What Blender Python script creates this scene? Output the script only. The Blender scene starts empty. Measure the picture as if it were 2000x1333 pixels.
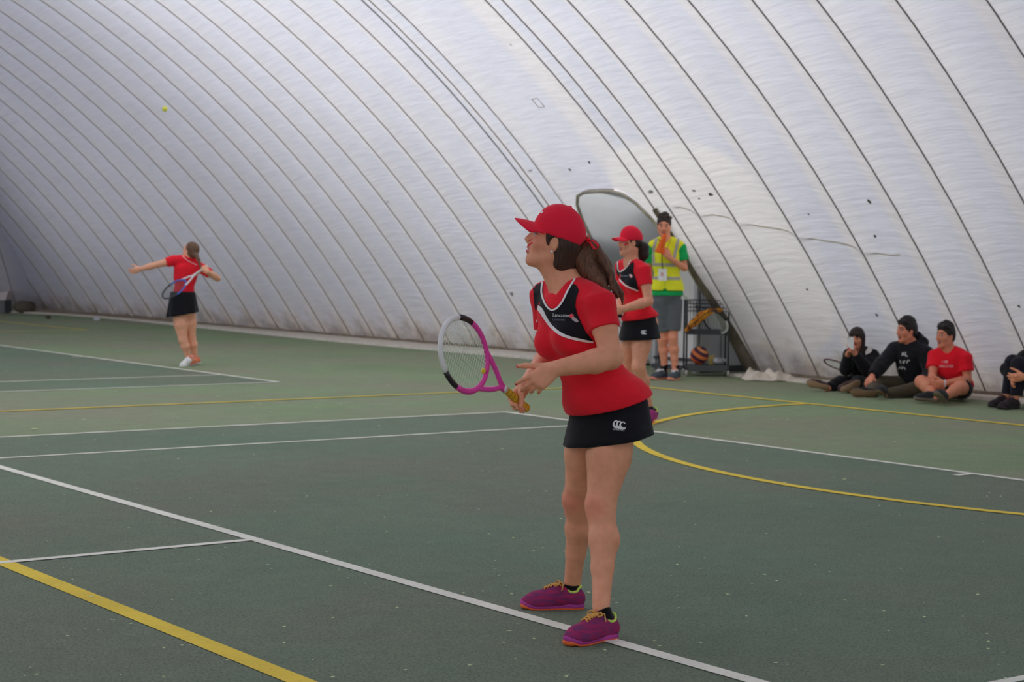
import bpy, math, random
import numpy as np
from mathutils import Vector, Matrix
from mathutils.bvhtree import BVHTree
from mathutils.geometry import delaunay_2d_cdt
random.seed(7)
scene = bpy.context.scene
# ------------------------------------------------------------------ camera
# world: x = along the court length (towards the back wall), y = along the baseline, z = up, origin = near court's centre mark
FPX = 3541.41
CAM = np.array([-9.7588, -8.0877, 1.4442]); YAW, PITCH, ROLL = 0.6260, -0.0470, 0.0121
_s, _c = math.sin, math.cos
FWD = np.array([_s(YAW)*_c(PITCH), _c(YAW)*_c(PITCH), _s(PITCH)])
_R = np.array([_c(YAW), -_s(YAW), 0.]); _U = np.cross(_R, FWD)
RGT = _R*_c(ROLL)+_U*_s(ROLL); UPV = -_R*_s(ROLL)+_U*_c(ROLL)
cam_d = bpy.data.cameras.new('camera'); cam = bpy.data.objects.new('camera', cam_d)
scene.collection.objects.link(cam); scene.camera = cam
cam_d.sensor_width = 36.0; cam_d.lens = FPX/2000*36.0; cam_d.clip_end = 400
cam_d.dof.use_dof = True; cam_d.dof.focus_distance = 7.1; cam_d.dof.aperture_fstop = 6.0
cam.matrix_world = Matrix(((RGT[0], UPV[0], -FWD[0], CAM[0]), (RGT[1], UPV[1], -FWD[1], CAM[1]), (RGT[2], UPV[2], -FWD[2], CAM[2]), (0, 0, 0, 1)))
# ------------------------------------------------------------------ daylight: overcast sky outside the translucent dome
world = bpy.data.worlds.new('overcast_sky'); scene.world = world; world.use_nodes = True
_wt = world.node_tree; bg = _wt.nodes['Background']; bg.inputs[1].default_value = 4.1
# overcast sky: about twice as bright at the zenith as at the horizon, the same all round
_tc = _wt.nodes.new('ShaderNodeTexCoord'); _sx = _wt.nodes.new('ShaderNodeSeparateXYZ'); _wt.links.new(_tc.outputs['Generated'], _sx.inputs[0])
_rp = _wt.nodes.new('ShaderNodeValToRGB'); _wt.links.new(_sx.outputs[2], _rp.inputs[0]); _wt.links.new(_rp.outputs[0], bg.inputs[0])
_rp.color_ramp.elements[0].color = (.46, .457, .450, 1); _rp.color_ramp.elements[1].color = (1.0, .992, .968, 1)
scene.view_settings.view_transform = 'Standard'; scene.view_settings.look = 'None'
scene.view_settings.exposure = 0.0; scene.view_settings.gamma = 1.0; scene.view_settings.use_curve_mapping = False
scene.cycles.use_denoising = True
scene.cycles.max_bounces = 10; scene.cycles.diffuse_bounces = 6; scene.cycles.transmission_bounces = 8; scene.cycles.glossy_bounces = 2
scene.cycles.sample_clamp_indirect = 0
COL = scene.collection

# ------------------------------------------------------------------ helpers
def ray(px, py): return FWD+RGT*(px-1000)/FPX+UPV*(666.5-py)/FPX
def floor_at(px, py):
    d = ray(px, py); return CAM-d*CAM[2]/d[2]
def nrm(v):
    v = np.asarray(v, float); return v/np.linalg.norm(v)
def obj(name, me, parent=None, mat=None):
    o = bpy.data.objects.new(name, me); COL.objects.link(o)
    if parent is not None: o.parent = parent
    if mat is not None and me is not None: me.materials.append(mat)
    return o
def empty(name, loc=(0, 0, 0), rz=0):
    o = bpy.data.objects.new(name, None); COL.objects.link(o); o.location = loc; o.rotation_euler = (0, 0, rz); o.empty_display_size = .1
    return o
def tag(o, label=None, cat=None, group=None, kind=None):
    if label: o['label'] = label
    if cat: o['category'] = cat
    if group: o['group'] = group
    if kind: o['kind'] = kind
    return o
def npmesh(name, V, Fq, smooth=True, col=None):
    """mesh from numpy vertices and an (n,3) or (n,4) face array"""
    V = np.asarray(V, np.float32); Fq = np.asarray(Fq, np.int32); n, k = Fq.shape
    me = bpy.data.meshes.new(name); me.vertices.add(len(V)); me.vertices.foreach_set('co', V.ravel())
    me.loops.add(n*k); me.loops.foreach_set('vertex_index', Fq.ravel())
    me.polygons.add(n); me.polygons.foreach_set('loop_start', np.arange(0, n*k, k, dtype=np.int32)); me.polygons.foreach_set('loop_total', np.full(n, k, np.int32))
    if smooth: me.polygons.foreach_set('use_smooth', np.ones(n, bool))
    if col is not None:
        a = me.color_attributes.new('Col', 'FLOAT_COLOR', 'POINT')
        c = np.ones((len(V), 4), np.float32); c[:, :3] = col; a.data.foreach_set('color', c.ravel())
    me.update(calc_edges=True); me.validate()
    return me
class MB:
    """collects simple solids into ONE mesh"""
    def __init__(s): s.v = []; s.f = []
    def add(s, V, Fs):
        b = len(s.v); s.v += [tuple(map(float, p)) for p in V]; s.f += [tuple(b+i for i in f) for f in Fs]; return s
    def box(s, c, half, R=None):
        R = np.eye(3) if R is None else np.asarray(R, float)
        V = [np.asarray(c, float)+R@(np.array([x, y, z])*np.asarray(half, float)) for x in (-1, 1) for y in (-1, 1) for z in (-1, 1)]
        return s.add(V, [(0, 1, 3, 2), (4, 6, 7, 5), (0, 4, 5, 1), (2, 3, 7, 6), (0, 2, 6, 4), (1, 5, 7, 3)])
    def tube(s, pts, r, n=8, closed=False, flat=1.0, upv=None):
        P = [np.asarray(p, float) for p in pts]; m = len(P); rs = r if hasattr(r, '__len__') else [r]*m
        V = []; prev = None
        for i in range(m):
            a = P[(i-1) % m] if (closed or i > 0) else P[i]; b = P[(i+1) % m] if (closed or i < m-1) else P[i]
            t = nrm(b-a)
            if upv is not None: x = np.cross(t, upv)
            elif prev is None: x = np.cross(t, (0, 0, 1) if abs(t[2]) < .9 else (1, 0, 0))
            else: x = prev-t*(prev@t)
            x = nrm(x); prev = x; y = np.cross(t, x)
            V += [P[i]+rs[i]*(math.cos(k*2*math.pi/n)*x+flat*math.sin(k*2*math.pi/n)*y) for k in range(n)]
        Fs = []
        for i in range(m if closed else m-1):
            j = (i+1) % m
            Fs += [(i*n+k, i*n+(k+1) % n, j*n+(k+1) % n, j*n+k) for k in range(n)]
        if not closed: Fs += [tuple(range(n))[::-1], tuple((m-1)*n+k for k in range(n))]
        return s.add(V, Fs)
    def lathe(s, prof, c=(0, 0, 0), R=None, n=24):
        R = np.eye(3) if R is None else np.asarray(R, float); V = []; m = len(prof)
        for r, z in prof: V += [np.asarray(c, float)+R@np.array([r*math.cos(2*math.pi*k/n), r*math.sin(2*math.pi*k/n), z]) for k in range(n)]
        Fs = [(i*n+k, i*n+(k+1) % n, (i+1)*n+(k+1) % n, (i+1)*n+k) for i in range(m-1) for k in range(n)]
        return s.add(V, Fs+[tuple(range(n))[::-1], tuple((m-1)*n+k for k in range(n))])
    def prism(s, poly, z0, z1):
        n = len(poly); V = [(x, y, z0) for x, y in poly]+[(x, y, z1) for x, y in poly]
        return s.add(V, [tuple(range(n))[::-1], tuple(range(n, 2*n))]+[(i, (i+1) % n, n+(i+1) % n, n+i) for i in range(n)])
    def build(s, name, mat, parent=None, smooth=False):
        me = bpy.data.meshes.new(name); me.from_pydata(s.v, [], s.f); me.update()
        if smooth:
            me.polygons.foreach_set('use_smooth', np.ones(len(me.polygons), bool))
        return obj(name, me, parent, mat)
# ------------------------------------------------------------------ materials
def raw(c):
    return tuple(((x/255)/12.92 if x/255 <= .04045 else ((x/255+.055)/1.055)**2.4) for x in c)
KEXP = .60                                # light level inside the dome: photo colour / KEXP = surface colour
def lin(c): return tuple(min(.93, x/KEXP) for x in raw(c))
class NT:
    def __init__(s, name):
        s.m = bpy.data.materials.new(name); s.m.use_nodes = True; s.t = s.m.node_tree; s.t.nodes.clear(); s.out = s.n('ShaderNodeOutputMaterial')
    def n(s, typ, **kw):
        nd = s.t.nodes.new(typ)
        for k, v in kw.items():
            if hasattr(nd, k): setattr(nd, k, v)
        return nd
    def l(s, a, b): s.t.links.new(a, b)
    def noise(s, vec, scale, detail=3, rough=.55):
        n = s.n('ShaderNodeTexNoise'); n.inputs['Scale'].default_value = scale; n.inputs['Detail'].default_value = detail; n.inputs['Roughness'].default_value = rough
        if vec is not None: s.l(vec, n.inputs['Vector'])
        return n.outputs['Fac']
    def math(s, op, a, b=None, c=None, clamp=False):
        n = s.n('ShaderNodeMath', operation=op); n.use_clamp = clamp
        for i, x in enumerate((a, b, c)):
            if x is None: continue
            if isinstance(x, (int, float)): n.inputs[i].default_value = x
            else: s.l(x, n.inputs[i])
        return n.outputs[0]
    def ramp(s, fac, stops):
        n = s.n('ShaderNodeValToRGB'); e = n.color_ramp.elements
        while len(e) < len(stops): e.new(.5)
        for el, (p, c) in zip(e, stops): el.position = p; el.color = (*c, 1) if len(c) == 3 else c
        s.l(fac, n.inputs[0]); return n.outputs[0]
    def mix(s, fac, a, b, typ='MIX'):
        n = s.n('ShaderNodeMix', data_type='RGBA', blend_type=typ)
        for i, x in ((0, fac), (6, a), (7, b)):
            if isinstance(x, (int, float)): n.inputs[i].default_value = x
            elif isinstance(x, tuple): n.inputs[i].default_value = (*x, 1)
            else: s.l(x, n.inputs[i])
        return n.outputs[2]
    def bump(s, h, strength, dist):
        n = s.n('ShaderNodeBump'); n.inputs['Strength'].default_value = strength; n.inputs['Distance'].default_value = dist; s.l(h, n.inputs['Height']); return n.outputs[0]
    def prin(s, color, rough=.6, normal=None, spec=.3, metal=0, **kw):
        p = s.n('ShaderNodeBsdfPrincipled')
        if isinstance(color, tuple): p.inputs['Base Color'].default_value = (*color, 1)
        else: s.l(color, p.inputs['Base Color'])
        p.inputs['Roughness'].default_value = rough; p.inputs['Specular IOR Level'].default_value = spec; p.inputs['Metallic'].default_value = metal
        for k, v in kw.items(): p.inputs[k].default_value = v
        if normal is not None: s.l(normal, p.inputs['Normal'])
        s.l(p.outputs[0], s.out.inputs[0]); return p
_M = {}
def plain(rgb, rough=.6, spec=.3, var=.10, scale=40, bump=0., metal=0., key=None):
    """one-colour procedural material with a little unevenness; rgb in 0-255"""
    k = (tuple(rgb), rough, spec, var, scale, bump, metal)
    if k in _M: return _M[k]
    t = NT(key or 'paint_%d_%d_%d' % tuple(rgb)); c = lin(rgb)
    tc = t.n('ShaderNodeTexCoord').outputs['Object']; f = t.noise(tc, scale, 4)
    col = t.ramp(f, [(.25, tuple(x*(1-var) for x in c)), (.75, tuple(min(1, x*(1+var)) for x in c))])
    t.prin(col, rough, t.bump(f, .5, bump) if bump else None, spec, metal)
    _M[k] = t.m; return t.m
def cloth(rgb, fold=.006, var=.08, rough=.85, scale=7.0):
    """woven fabric with soft folds"""
    k = ('cloth', tuple(rgb), fold, var, scale)
    if k in _M: return _M[k]
    t = NT('fabric_%d_%d_%d' % tuple(rgb)); c = lin(rgb); tc = t.n('ShaderNodeTexCoord').outputs['Object']
    mp = t.n('ShaderNodeMapping'); t.l(tc, mp.inputs[0]); mp.inputs['Scale'].default_value = (1.0, 1.0, 1.7)
    a = t.noise(mp.outputs[0], scale, 2, .5); b = t.noise(tc, 420, 2)
    h = t.math('ADD', a, t.math('MULTIPLY', b, .05))
    col = t.ramp(a, [(.3, tuple(x*(1-var) for x in c)), (.7, tuple(min(1, x*(1+var)) for x in c))])
    t.prin(col, rough, t.bump(h, .8, fold*4), .12, 0, **{'Sheen Weight': .12})
    _M[k] = t.m; return t.m
def attr_skin(name='skin'):
    if name in _M: return _M[name]
    t = NT(name); a = t.n('ShaderNodeAttribute', attribute_name='Col'); tc = t.n('ShaderNodeTexCoord').outputs['Object']
    f = t.noise(tc, 22, 4); col = t.mix(1.0, a.outputs['Color'], t.ramp(f, [(.3, (.90, .84, .82)), (.7, (1.06, 1.03, 1.02))]), 'MULTIPLY')
    p = t.prin(col, .52, t.bump(t.noise(tc, 300, 2), .15, .002), .35)
    p.inputs['Subsurface Weight'].default_value = .12; p.inputs['Subsurface Radius'].default_value = (.012, .005, .003); p.inputs['Subsurface Scale'].default_value = .6
    _M[name] = t.m; return t.m
def hair_mat(rgb1, rgb2, name):
    if name in _M: return _M[name]
    t = NT(name); tc = t.n('ShaderNodeTexCoord').outputs['Object']
    mp = t.n('ShaderNodeMapping'); t.l(tc, mp.inputs[0]); mp.inputs['Scale'].default_value = (90, 90, 9)
    f = t.noise(mp.outputs[0], 1.6, 4, .7)
    t.prin(t.ramp(f, [(.3, lin(rgb1)), (.75, lin(rgb2))]), .45, t.bump(f, .6, .008), .35)
    _M[name] = t.m; return t.m
# ================================================================== THE PLACE
# ---- floor: painted macadam
def macadam(name, rgb, spec=.25, rgb2=None):
    t = NT(name); c = lin(rgb); tc = t.n('ShaderNodeTexCoord').outputs['Object']
    a = t.noise(tc, .55, 4, .6); b = t.noise(tc, 95, 3, .7); g = t.noise(tc, 5.5, 4, .65)
    c1 = t.ramp(a, [(.3, tuple(x*.90 for x in c)), (.7, tuple(x*1.12 for x in c))])
    if rgb2: c1 = t.mix(t.ramp(t.noise(tc, .33, 4, .65), [(.38, (0, 0, 0)), (.62, (1, 1, 1))]), c1, lin(rgb2))
    c2 = t.mix(1., c1, t.ramp(b, [(.33, (.60, .60, .60)), (.5, (1, 1, 1)), (.72, (1.34, 1.34, 1.30))]), 'MULTIPLY')
    c3 = t.mix(1., c2, t.ramp(g, [(.3, (.93, .93, .93)), (.7, (1.06, 1.06, 1.06))]), 'MULTIPLY')
    t.prin(c3, .8, t.bump(b, .5, .006), spec); return t.m
M_GREEN = macadam('light_green_macadam', (104, 121, 90), rgb2=(114, 116, 97)); M_COURT = macadam('dark_green_macadam', (85, 102, 84), rgb2=(93, 99, 84)); M_OUT = macadam('outside_ground', (70, 80, 60))
def linepaint(name, rgb):
    t = NT(name); c = lin(rgb); tc = t.n('ShaderNodeTexCoord').outputs['Object']
    b = t.noise(tc, 70, 4, .75); g = t.noise(tc, 3, 3)
    t.prin(t.mix(1., t.ramp(b, [(.28, tuple(x*.55 for x in c)), (.42, c)]), t.ramp(g, [(.3, (.88, .88, .88)), (.7, (1.04, 1.04, 1.04))]), 'MULTIPLY'), .75, t.bump(b, .4, .004), .25); return t.m
M_WHITE = linepaint('white_line_paint', (206, 196, 184)); M_YEL = linepaint('yellow_line_paint', (205, 172, 58))
floor = MB().add([(-60, -50, 0), (60, -50, 0), (60, 80, 0), (-60, 80, 0)], [(0, 1, 2, 3)]).build('floor', M_GREEN)
tag(floor, 'green painted hard court floor with white and yellow line markings', kind='structure')
def flat(name, poly, z, mat):
    return MB().add([(x, y, z) for x, y in poly], [tuple(range(len(poly)))]).build(name, mat, floor)
def rect(name, x0, x1, y0, y1, z, mat): return flat(name, [(x0, y0), (x1, y0), (x1, y1), (x0, y1)], z, mat)
W = .05
def court(vc):
    rect('playing_area', -23.77, 0, vc-5.485, vc+5.485, .002, M_COURT)
    L = []
    for sgn in (-1, 1):
        L.append((-23.77, 0, vc+sgn*5.485-(W if sgn > 0 else 0), vc+sgn*5.485+(0 if sgn > 0 else W)))
        L.append((-23.77, 0, vc+sgn*4.115-(W if sgn > 0 else 0), vc+sgn*4.115+(0 if sgn > 0 else W)))
    L.append((-.06, 0.0, vc-5.485, vc+5.485)); L.append((-23.77, -23.71, vc-5.485, vc+5.485))
    L.append((-5.525, -5.455, vc-4.115, vc+4.115)); L.append((-18.33, -18.28, vc-4.115, vc+4.115))
    L.append((-18.28, -5.485, vc-.03, vc+.03)); L.append((-.22, -.03, vc-.03, vc+.03))
    for k, a in enumerate(L): rect('white_line', *a, .004+.0002*k, M_WHITE)
court(0.0); court(15.27)
YU = 3.24
rect('yellow_line', YU-.04, YU+.04, -7.66, 7.66, .005, M_YEL)              # netball end line
rect('yellow_line', -27.3, YU, 7.60, 7.66, .005, M_YEL)                     # netball side line
rect('yellow_line', -6.83, -6.74, -7.66, 7.66, .0045, M_YEL)                # netball third line
rect('yellow_line', YU-.02, YU+.04, 23.05, 31.3, .005, M_YEL); rect('yellow_line', -20, YU+.04, 23.02, 23.08, .005, M_YEL)
arc = [(YU-4.86*math.sin(a), 4.86*math.cos(a)) for a in np.linspace(0, math.pi, 73)]
arc2 = [(YU-4.78*math.sin(a), 4.78*math.cos(a)) for a in np.linspace(0, math.pi, 73)]
mb = MB(); mb.add([(x, y, .006) for x, y in arc]+[(x, y, .006) for x, y in arc2], [(i, i+1, 74+i, 73+i) for i in range(72)])
mb.build('yellow_arc', M_YEL, floor)

# ---- the air dome
SEAMS = [-14.0, -11.5, -9.0, -6.5, -4.0, -2.2, -1.35, -.5, .35, 1.15, 2.02, 2.93, 3.79, 4.55, 5.35, 6.2, 7.1, 7.72, 8.2, 8.5, 10.38, 10.75, 11.5, 12.43, 13.2, 13.98, 14.78, 15.5, 16.25, 17.02, 17.78, 18.56, 19.4, 20.25, 21.1, 21.95, 22.85, 23.7, 24.6, 25.5, 26.4, 27.35, 28.3, 29.25, 30.2, 31.2, 32.2, 33.2, 34.2, 35.4]
def base_u(v): return 5.62+.5*float(np.clip((v-6)/6, 0, 1))
RD, TH = 16.0, math.radians(57); PHI2 = math.radians(27); BZ = .05
L1 = RD*(TH-PHI2)
_du1 = RD*(math.sin(TH)-math.sin(PHI2)); _dz1 = RD*(math.cos(PHI2)-math.cos(TH))
R2D = (5.9+11.9-_du1)/math.sin(PHI2); L2 = R2D*PHI2
def prof(t):
    """arc length from the ground anchor -> (inward run, height)"""
    if t <= L1:
        a = TH-t/RD; return RD*(math.sin(TH)-math.sin(a)), BZ+RD*(math.cos(a)-math.cos(TH))
    a = PHI2-(t-L1)/R2D
    return _du1+R2D*(math.sin(PHI2)-math.sin(a)), BZ+_dz1+R2D*(math.cos(a)-math.cos(PHI2))
def prof_n(t):
    a = TH-t/RD if t <= L1 else PHI2-(t-L1)/R2D
    return math.sin(a), math.cos(a)          # outward normal (u, z)
def membrane():
    t = NT('dome_membrane'); uv = t.n('ShaderNodeUVMap').outputs[0]; sx = t.n('ShaderNodeSeparateXYZ'); t.l(uv, sx.inputs[0]); s, y = sx.outputs[0], sx.outputs[1]
    tc = t.n('ShaderNodeTexCoord').outputs['Object']; ob = t.n('ShaderNodeSeparateXYZ'); t.l(tc, ob.inputs[0])
    edge = t.ramp(s, [(.0, (.72, .72, .72)), (.05, (1, 1, 1)), (.24, (.80, .80, .80)), (.34, (.0, .0, .0)), (.72, (.0, .0, .0)), (.90, (.55, .55, .55)), (1, (.8, .8, .8))])
    blot = t.noise(tc, .9, 4, .6)
    blue = t.mix(t.math('MULTIPLY', blot, 1.15, clamp=True), raw((188, 190, 204)), raw((204, 205, 218)))
    cream = t.mix(blot, raw((203, 200, 205)), raw((213, 210, 214)))
    # white reinforcement around the doorway
    dy = t.math('DIVIDE', t.math('SUBTRACT', ob.outputs[1], 7.75), 1.55); dz = t.math('DIVIDE', t.math('SUBTRACT', ob.outputs[2], 1.55), 1.25)
    rr = t.math('ADD', t.math('POWER', t.math('ABSOLUTE', dy), 3), t.math('POWER', t.math('ABSOLUTE', dz), 3))
    patch = t.ramp(rr, [(.80, (1, 1, 1)), (1.0, (0, 0, 0))])
    col = t.mix(edge, blue, cream); col = t.mix(patch, col, raw((214, 211, 215)))
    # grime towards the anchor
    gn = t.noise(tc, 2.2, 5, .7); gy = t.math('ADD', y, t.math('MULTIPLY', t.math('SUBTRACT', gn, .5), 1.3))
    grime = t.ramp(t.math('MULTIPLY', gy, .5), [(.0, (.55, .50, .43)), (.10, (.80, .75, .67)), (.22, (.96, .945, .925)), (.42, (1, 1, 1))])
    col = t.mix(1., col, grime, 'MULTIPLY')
    # horizontal wrinkles: one stretched noise drives both tone and bump
    cmb = t.n('ShaderNodeCombineXYZ'); t.l(t.math('MULTIPLY', ob.outputs[1], 1.3), cmb.inputs[0]); t.l(t.math('MULTIPLY', y, 9.0), cmb.inputs[1])
    wr = t.noise(cmb.outputs[0], 1.6, 3, .6); fine = t.noise(tc, 26, 3)
    wv = t.ramp(wr, [(.30, (.93, .93, .94)), (.55, (1, 1, 1)), (.75, (1.035, 1.035, 1.04))])
    col = t.mix(1., col, wv, 'MULTIPLY')
    nb = t.bump(t.math('ADD', wr, t.math('MULTIPLY', fine, .02)), .38, .05)
    d = t.n('ShaderNodeBsdfDiffuse'); tr = t.n('ShaderNodeBsdfTranslucent'); gl = t.n('ShaderNodeBsdfGlossy'); gl.inputs['Roughness'].default_value = .45
    for x in (d, tr): t.l(col, x.inputs[0]); t.l(nb, x.inputs['Normal'])
    t.l(nb, gl.inputs['Normal'])
    m1 = t.n('ShaderNodeMixShader'); m1.inputs[0].default_value = .46; t.l(d.outputs[0], m1.inputs[1]); t.l(tr.outputs[0], m1.inputs[2])
    m2 = t.n('ShaderNodeMixShader'); m2.inputs[0].default_value = .03; t.l(m1.outputs[0], m2.inputs[1]); t.l(gl.outputs[0], m2.inputs[2])
    t.l(m2.outputs[0], t.out.inputs[0]); return t.m
M_DOME = membrane()
def uvmesh(name, V, UV, ns, nt):
    Fq = np.array([(i*nt+j, (i+1)*nt+j, (i+1)*nt+j+1, i*nt+j+1) for i in range(ns-1) for j in range(nt-1)], np.int32)
    me = npmesh(name, V, Fq); ul = me.uv_layers.new(name='UVMap'); ul.data.foreach_set('uv', np.asarray(UV, np.float32)[Fq.ravel()].ravel()); return me
T_ROWS = list(np.linspace(0, 2.5, 14))+list(np.linspace(2.8, 9.5, 20))+list(np.linspace(10.2, L1+L2, 10))
def pillow(v0, v1, name, parent, t0=lambda s: 0., ns=9, h=.075, rows=T_ROWS, mat=None):
    V = []; UV = []; top = rows[-1]
    for i in range(ns):
        s = i/(ns-1); v = v0+(v1-v0)*s; a = t0(s); bu = base_u(v)
        for r in rows:
            tt = a+(top-a)*(r/top) if a > 0 else r
            d, z = prof(tt); nu, nz = prof_n(tt); b = h*4*s*(1-s)*min(1, tt/.8)
            V.append((bu-d+nu*b, v, z+nz*b)); UV.append((s, tt))
    return obj(name, uvmesh(name, V, UV, ns, len(rows)), parent, mat or M_DOME)
wall_r = empty('wall_right'); tag(wall_r, 'quilted white translucent air dome wall curving over the courts', kind='structure')
DOOR0, DOOR1, TDOOR = 8.5, 10.38, 2.80
def door_t(s):
    x = abs(2*s-1); return 0. if x >= 1 else TDOOR*(1-x**4.5)**(1/2.6)
M_SEAM = plain((116, 113, 114), .8, .2, .15, 30, key='seam_webbing')
for v0, v1 in zip(SEAMS, SEAMS[1:]):
    if v1 <= 0: pillow(v0, v1, 'panel', wall_r, ns=3, rows=T_ROWS[::4]+[T_ROWS[-1]])
    elif abs(v0-DOOR0) < 1e-6: pillow(v0, v1, 'panel', wall_r, t0=door_t, ns=41, h=.04)
    else: pillow(v0, v1, 'panel', wall_r, h=.075*min(1, (v1-v0)/.8))
def on_dome(v, t, off=0.):
    d, z = prof(t); nu, nz = prof_n(t); return np.array([base_u(v)-d-nu*off, v, z-nz*off])
ts = [0, .3, .7, 1.2, 1.8]+list(np.linspace(2.4, 12, 18))
for v in SEAMS:
    if v < .3 or v > 34: continue
    r = .0085 if v < 9 else .0075
    MB().tube([on_dome(v, t, .008) for t in ts], r, 6).build('seam', M_SEAM, wall_r, True)
# slack strap crossing the panel left of the doorway
MB().tube([on_dome(10.75+.62*math.sin(min(1, t/8.5)*math.pi*.5-.0)*(1-t/9)*.6, t, .03) for t in np.linspace(.2, 9, 24)], .009, 6).build('strap', M_SEAM, wall_r, True)
# horizontal weld line with a stained edge, right of the doorway
M_WELD = plain((170, 163, 150), .8, .2, .2, 8, key='stained_weld')
wv = np.linspace(8.15, 4.9, 30)
def weld_t(v):
    z = float(np.interp(v, [5.0, 5.37, 6.18, 7.17, 8.41], [1.47, 1.53, 1.68, 1.85, 2.07]))+.012*math.sin((v-4.55)*7.4)
    return RD*(TH-math.acos((z-BZ)/RD+math.cos(TH)))
MB().tube([on_dome(v, weld_t(v), -.045) for v in wv], .009, 6).build('weld_line', M_WELD, wall_r, True)
# scuffs, small holes and square repair patches
M_SCUFF = plain((84, 80, 74), .9, .1, .3, 90, key='scuff')
def dome_hit(px, py):
    d = ray(px, py); lo = None
    for t in np.arange(10, 45, .05):
        P = CAM+d*t; du = base_u(P[1])-P[0]
        if du < 0 or P[2] < 0: continue
        a = du
        x = math.sin(TH)-a/RD
        if abs(x) <= 1 and P[0] > -.5:
            zz = BZ+RD*(math.cos(math.asin(x))-math.cos(TH))
            if P[2] >= zz: continue
            lo = t
    d2 = CAM+d*(lo if lo else 20); return d2
def scuff(px, py, w, h, name='scuff', mat=None):
    P = dome_hit(px, py); du = base_u(P[1])-P[0]; a = math.asin(max(-1, min(1, math.sin(TH)-du/RD))); t = RD*(TH-a); v = P[1]
    n = 9; pts = []
    for k in range(n):
        q = 2*math.pi*k/n; rr = random.uniform(.6, 1.1); pts.append((v+w/2*rr*math.cos(q), t+h/2*rr*math.sin(q)))
    V = [on_dome(a_, b_, -.034) for a_, b_ in pts]+[on_dome(a_, b_, -.030) for a_, b_ in pts]
    MB().add(V, [tuple(range(n)), tuple(range(n, 2*n))[::-1]]+[(i, (i+1) % n, n+(i+1) % n, n+i) for i in range(n)]).build(name, mat or M_SCUFF, wall_r)
for a in [(1110, 339, .07, .05), (1148, 323, .05, .06), (1033, 340, .10, .03), (1326, 364, .05, .03), (1352, 381, .09, .03), (1385, 384, .09, .05), (1362, 395, .04, .03), (1268, 381, .1, .06),
          (1695, 404, .05, .07), (1576, 424, .03, .03), (1706, 470, .04, .04), (1573, 573, .04, .05), (1709, 626, .04, .04), (1987, 611, .04, .04), (755, 396, .06, .05), (997, 578, .06, .09), (995, 91, .04, .03)]: scuff(*a)
def ring(px, py, w, h):
    P = dome_hit(px, py); du = base_u(P[1])-P[0]; t = RD*(TH-math.asin(math.sin(TH)-du/RD)); v = P[1]
    MB().tube([on_dome(v+a*w/2, t+b*h/2, -.036) for a, b in ((-1, -1), (1, -1), (1, 1), (-1, 1))], .006, 5, closed=True).build('repair_patch', M_WELD, wall_r)
ring(1048, 208, .13, .14)
# far end and corner, opposite side, near end
def endwall(name, A, B, inward, label, n, hide=False):
    """dome wall rising from the ground line A-B, leaning along 'inward'"""
    w = empty(name); tag(w, label, kind='structure'); A = np.array(A, float); B = np.array(B, float); inn = nrm(np.array(inward, float))
    for k in range(n):
        V = []; UV = []; ns = 7; rows = T_ROWS if not hide else T_ROWS[::4]+[T_ROWS[-1]]
        for i in range(ns):
            s = i/(ns-1); p = A+(B-A)*(k+s)/n
            for r in rows:
                d, z = prof(r); nu, nz = prof_n(r); b = .055*4*s*(1-s)*min(1, r/.8)
                q = p+inn*(d-nu*b); V.append((q[0], q[1], z+nz*b)); UV.append((s, r))
        obj('panel', uvmesh('panel', V, UV, ns, len(rows)), w, M_DOME)
        if not hide:
            p = A+(B-A)*k/n; MB().tube([(p[0]+inn[0]*prof(t)[0], p[1]+inn[1]*prof(t)[0], prof(t)[1]-.004) for t in ts], .011, 6, flat=.6).build('seam', M_SEAM, w, True)
    return w
endwall('wall_corner', (7.1, 31.4), (2.6, 35.6), (-.68, -.73), 'grey shaded corner of the air dome where side and end meet', 6)
endwall('wall_far', (9, 35.0), (-33, 35.0), (0, -1), 'far end wall of the white air dome', 42)
endwall('wall_left', (-29.7, -16), (-29.7, 36), (1, 0), 'opposite side of the white air dome', 8, True)
endwall('wall_near', (-33, -16), (10, -16), (0, 1), 'near end of the white air dome', 8, True)
# unseen blocks added outside to darken the lower part of the side wall
o = MB().box((13.2, 1, 3.1), (4.2, 21, 3.1)).build('shade_block', plain((84, 76, 68), .9)); tag(o, 'unseen block added outside the dome to shade its side wall', kind='structure')
o = MB().box((12.6, 32.5, 2.15), (4.0, 10.4, 2.15)).build('shade_block_far', plain((84, 76, 68), .9)); tag(o, 'lower unseen block added outside the dome to shade its far lower wall', kind='structure')  # also added, keeps skylight off the far end of the side wall
# ---- concrete kerb under the dome anchor
M_KERB = plain((176, 170, 160), .9, .2, .18, 12, .004, key='concrete'); M_DIRT = plain((112, 102, 90), .95, .1, .3, 14, .01, key='grimy_anchor')
def kerb_x(v): return float(np.interp(v, [-14, 3, 8, 13, 18, 22, 26, 28.6, 31, 32.2], [5.22, 5.22, 5.4, 5.28, 5.25, 5.5, 5.78, 5.9, 5.7, 5.2]))
kv = [-14]+list(np.linspace(2, 8.35, 12)); kv2 = list(np.linspace(10.45, 32.2, 32))
def strip(name, vs, x0, x1, z0, z1, mat, label, arch=None):
    V = []; 
    for v in vs: V += [(x0(v), v, z0), (x0(v)+.02, v, z1), (x1(v), v, z1)]
    Fs = [(3*i+k, 3*i+k+1, 3*i+k+4, 3*i+k+3) for i in range(len(vs)-1) for k in range(2)]
    o = MB().add(V, Fs).build(name, mat); tag(o, label, kind='structure'); return o
strip('trim_1', kv, kerb_x, lambda v: base_u(v)+.4, -.01, .035, M_KERB, 'pale concrete kerb along the dome wall behind the seated spectators')
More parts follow.
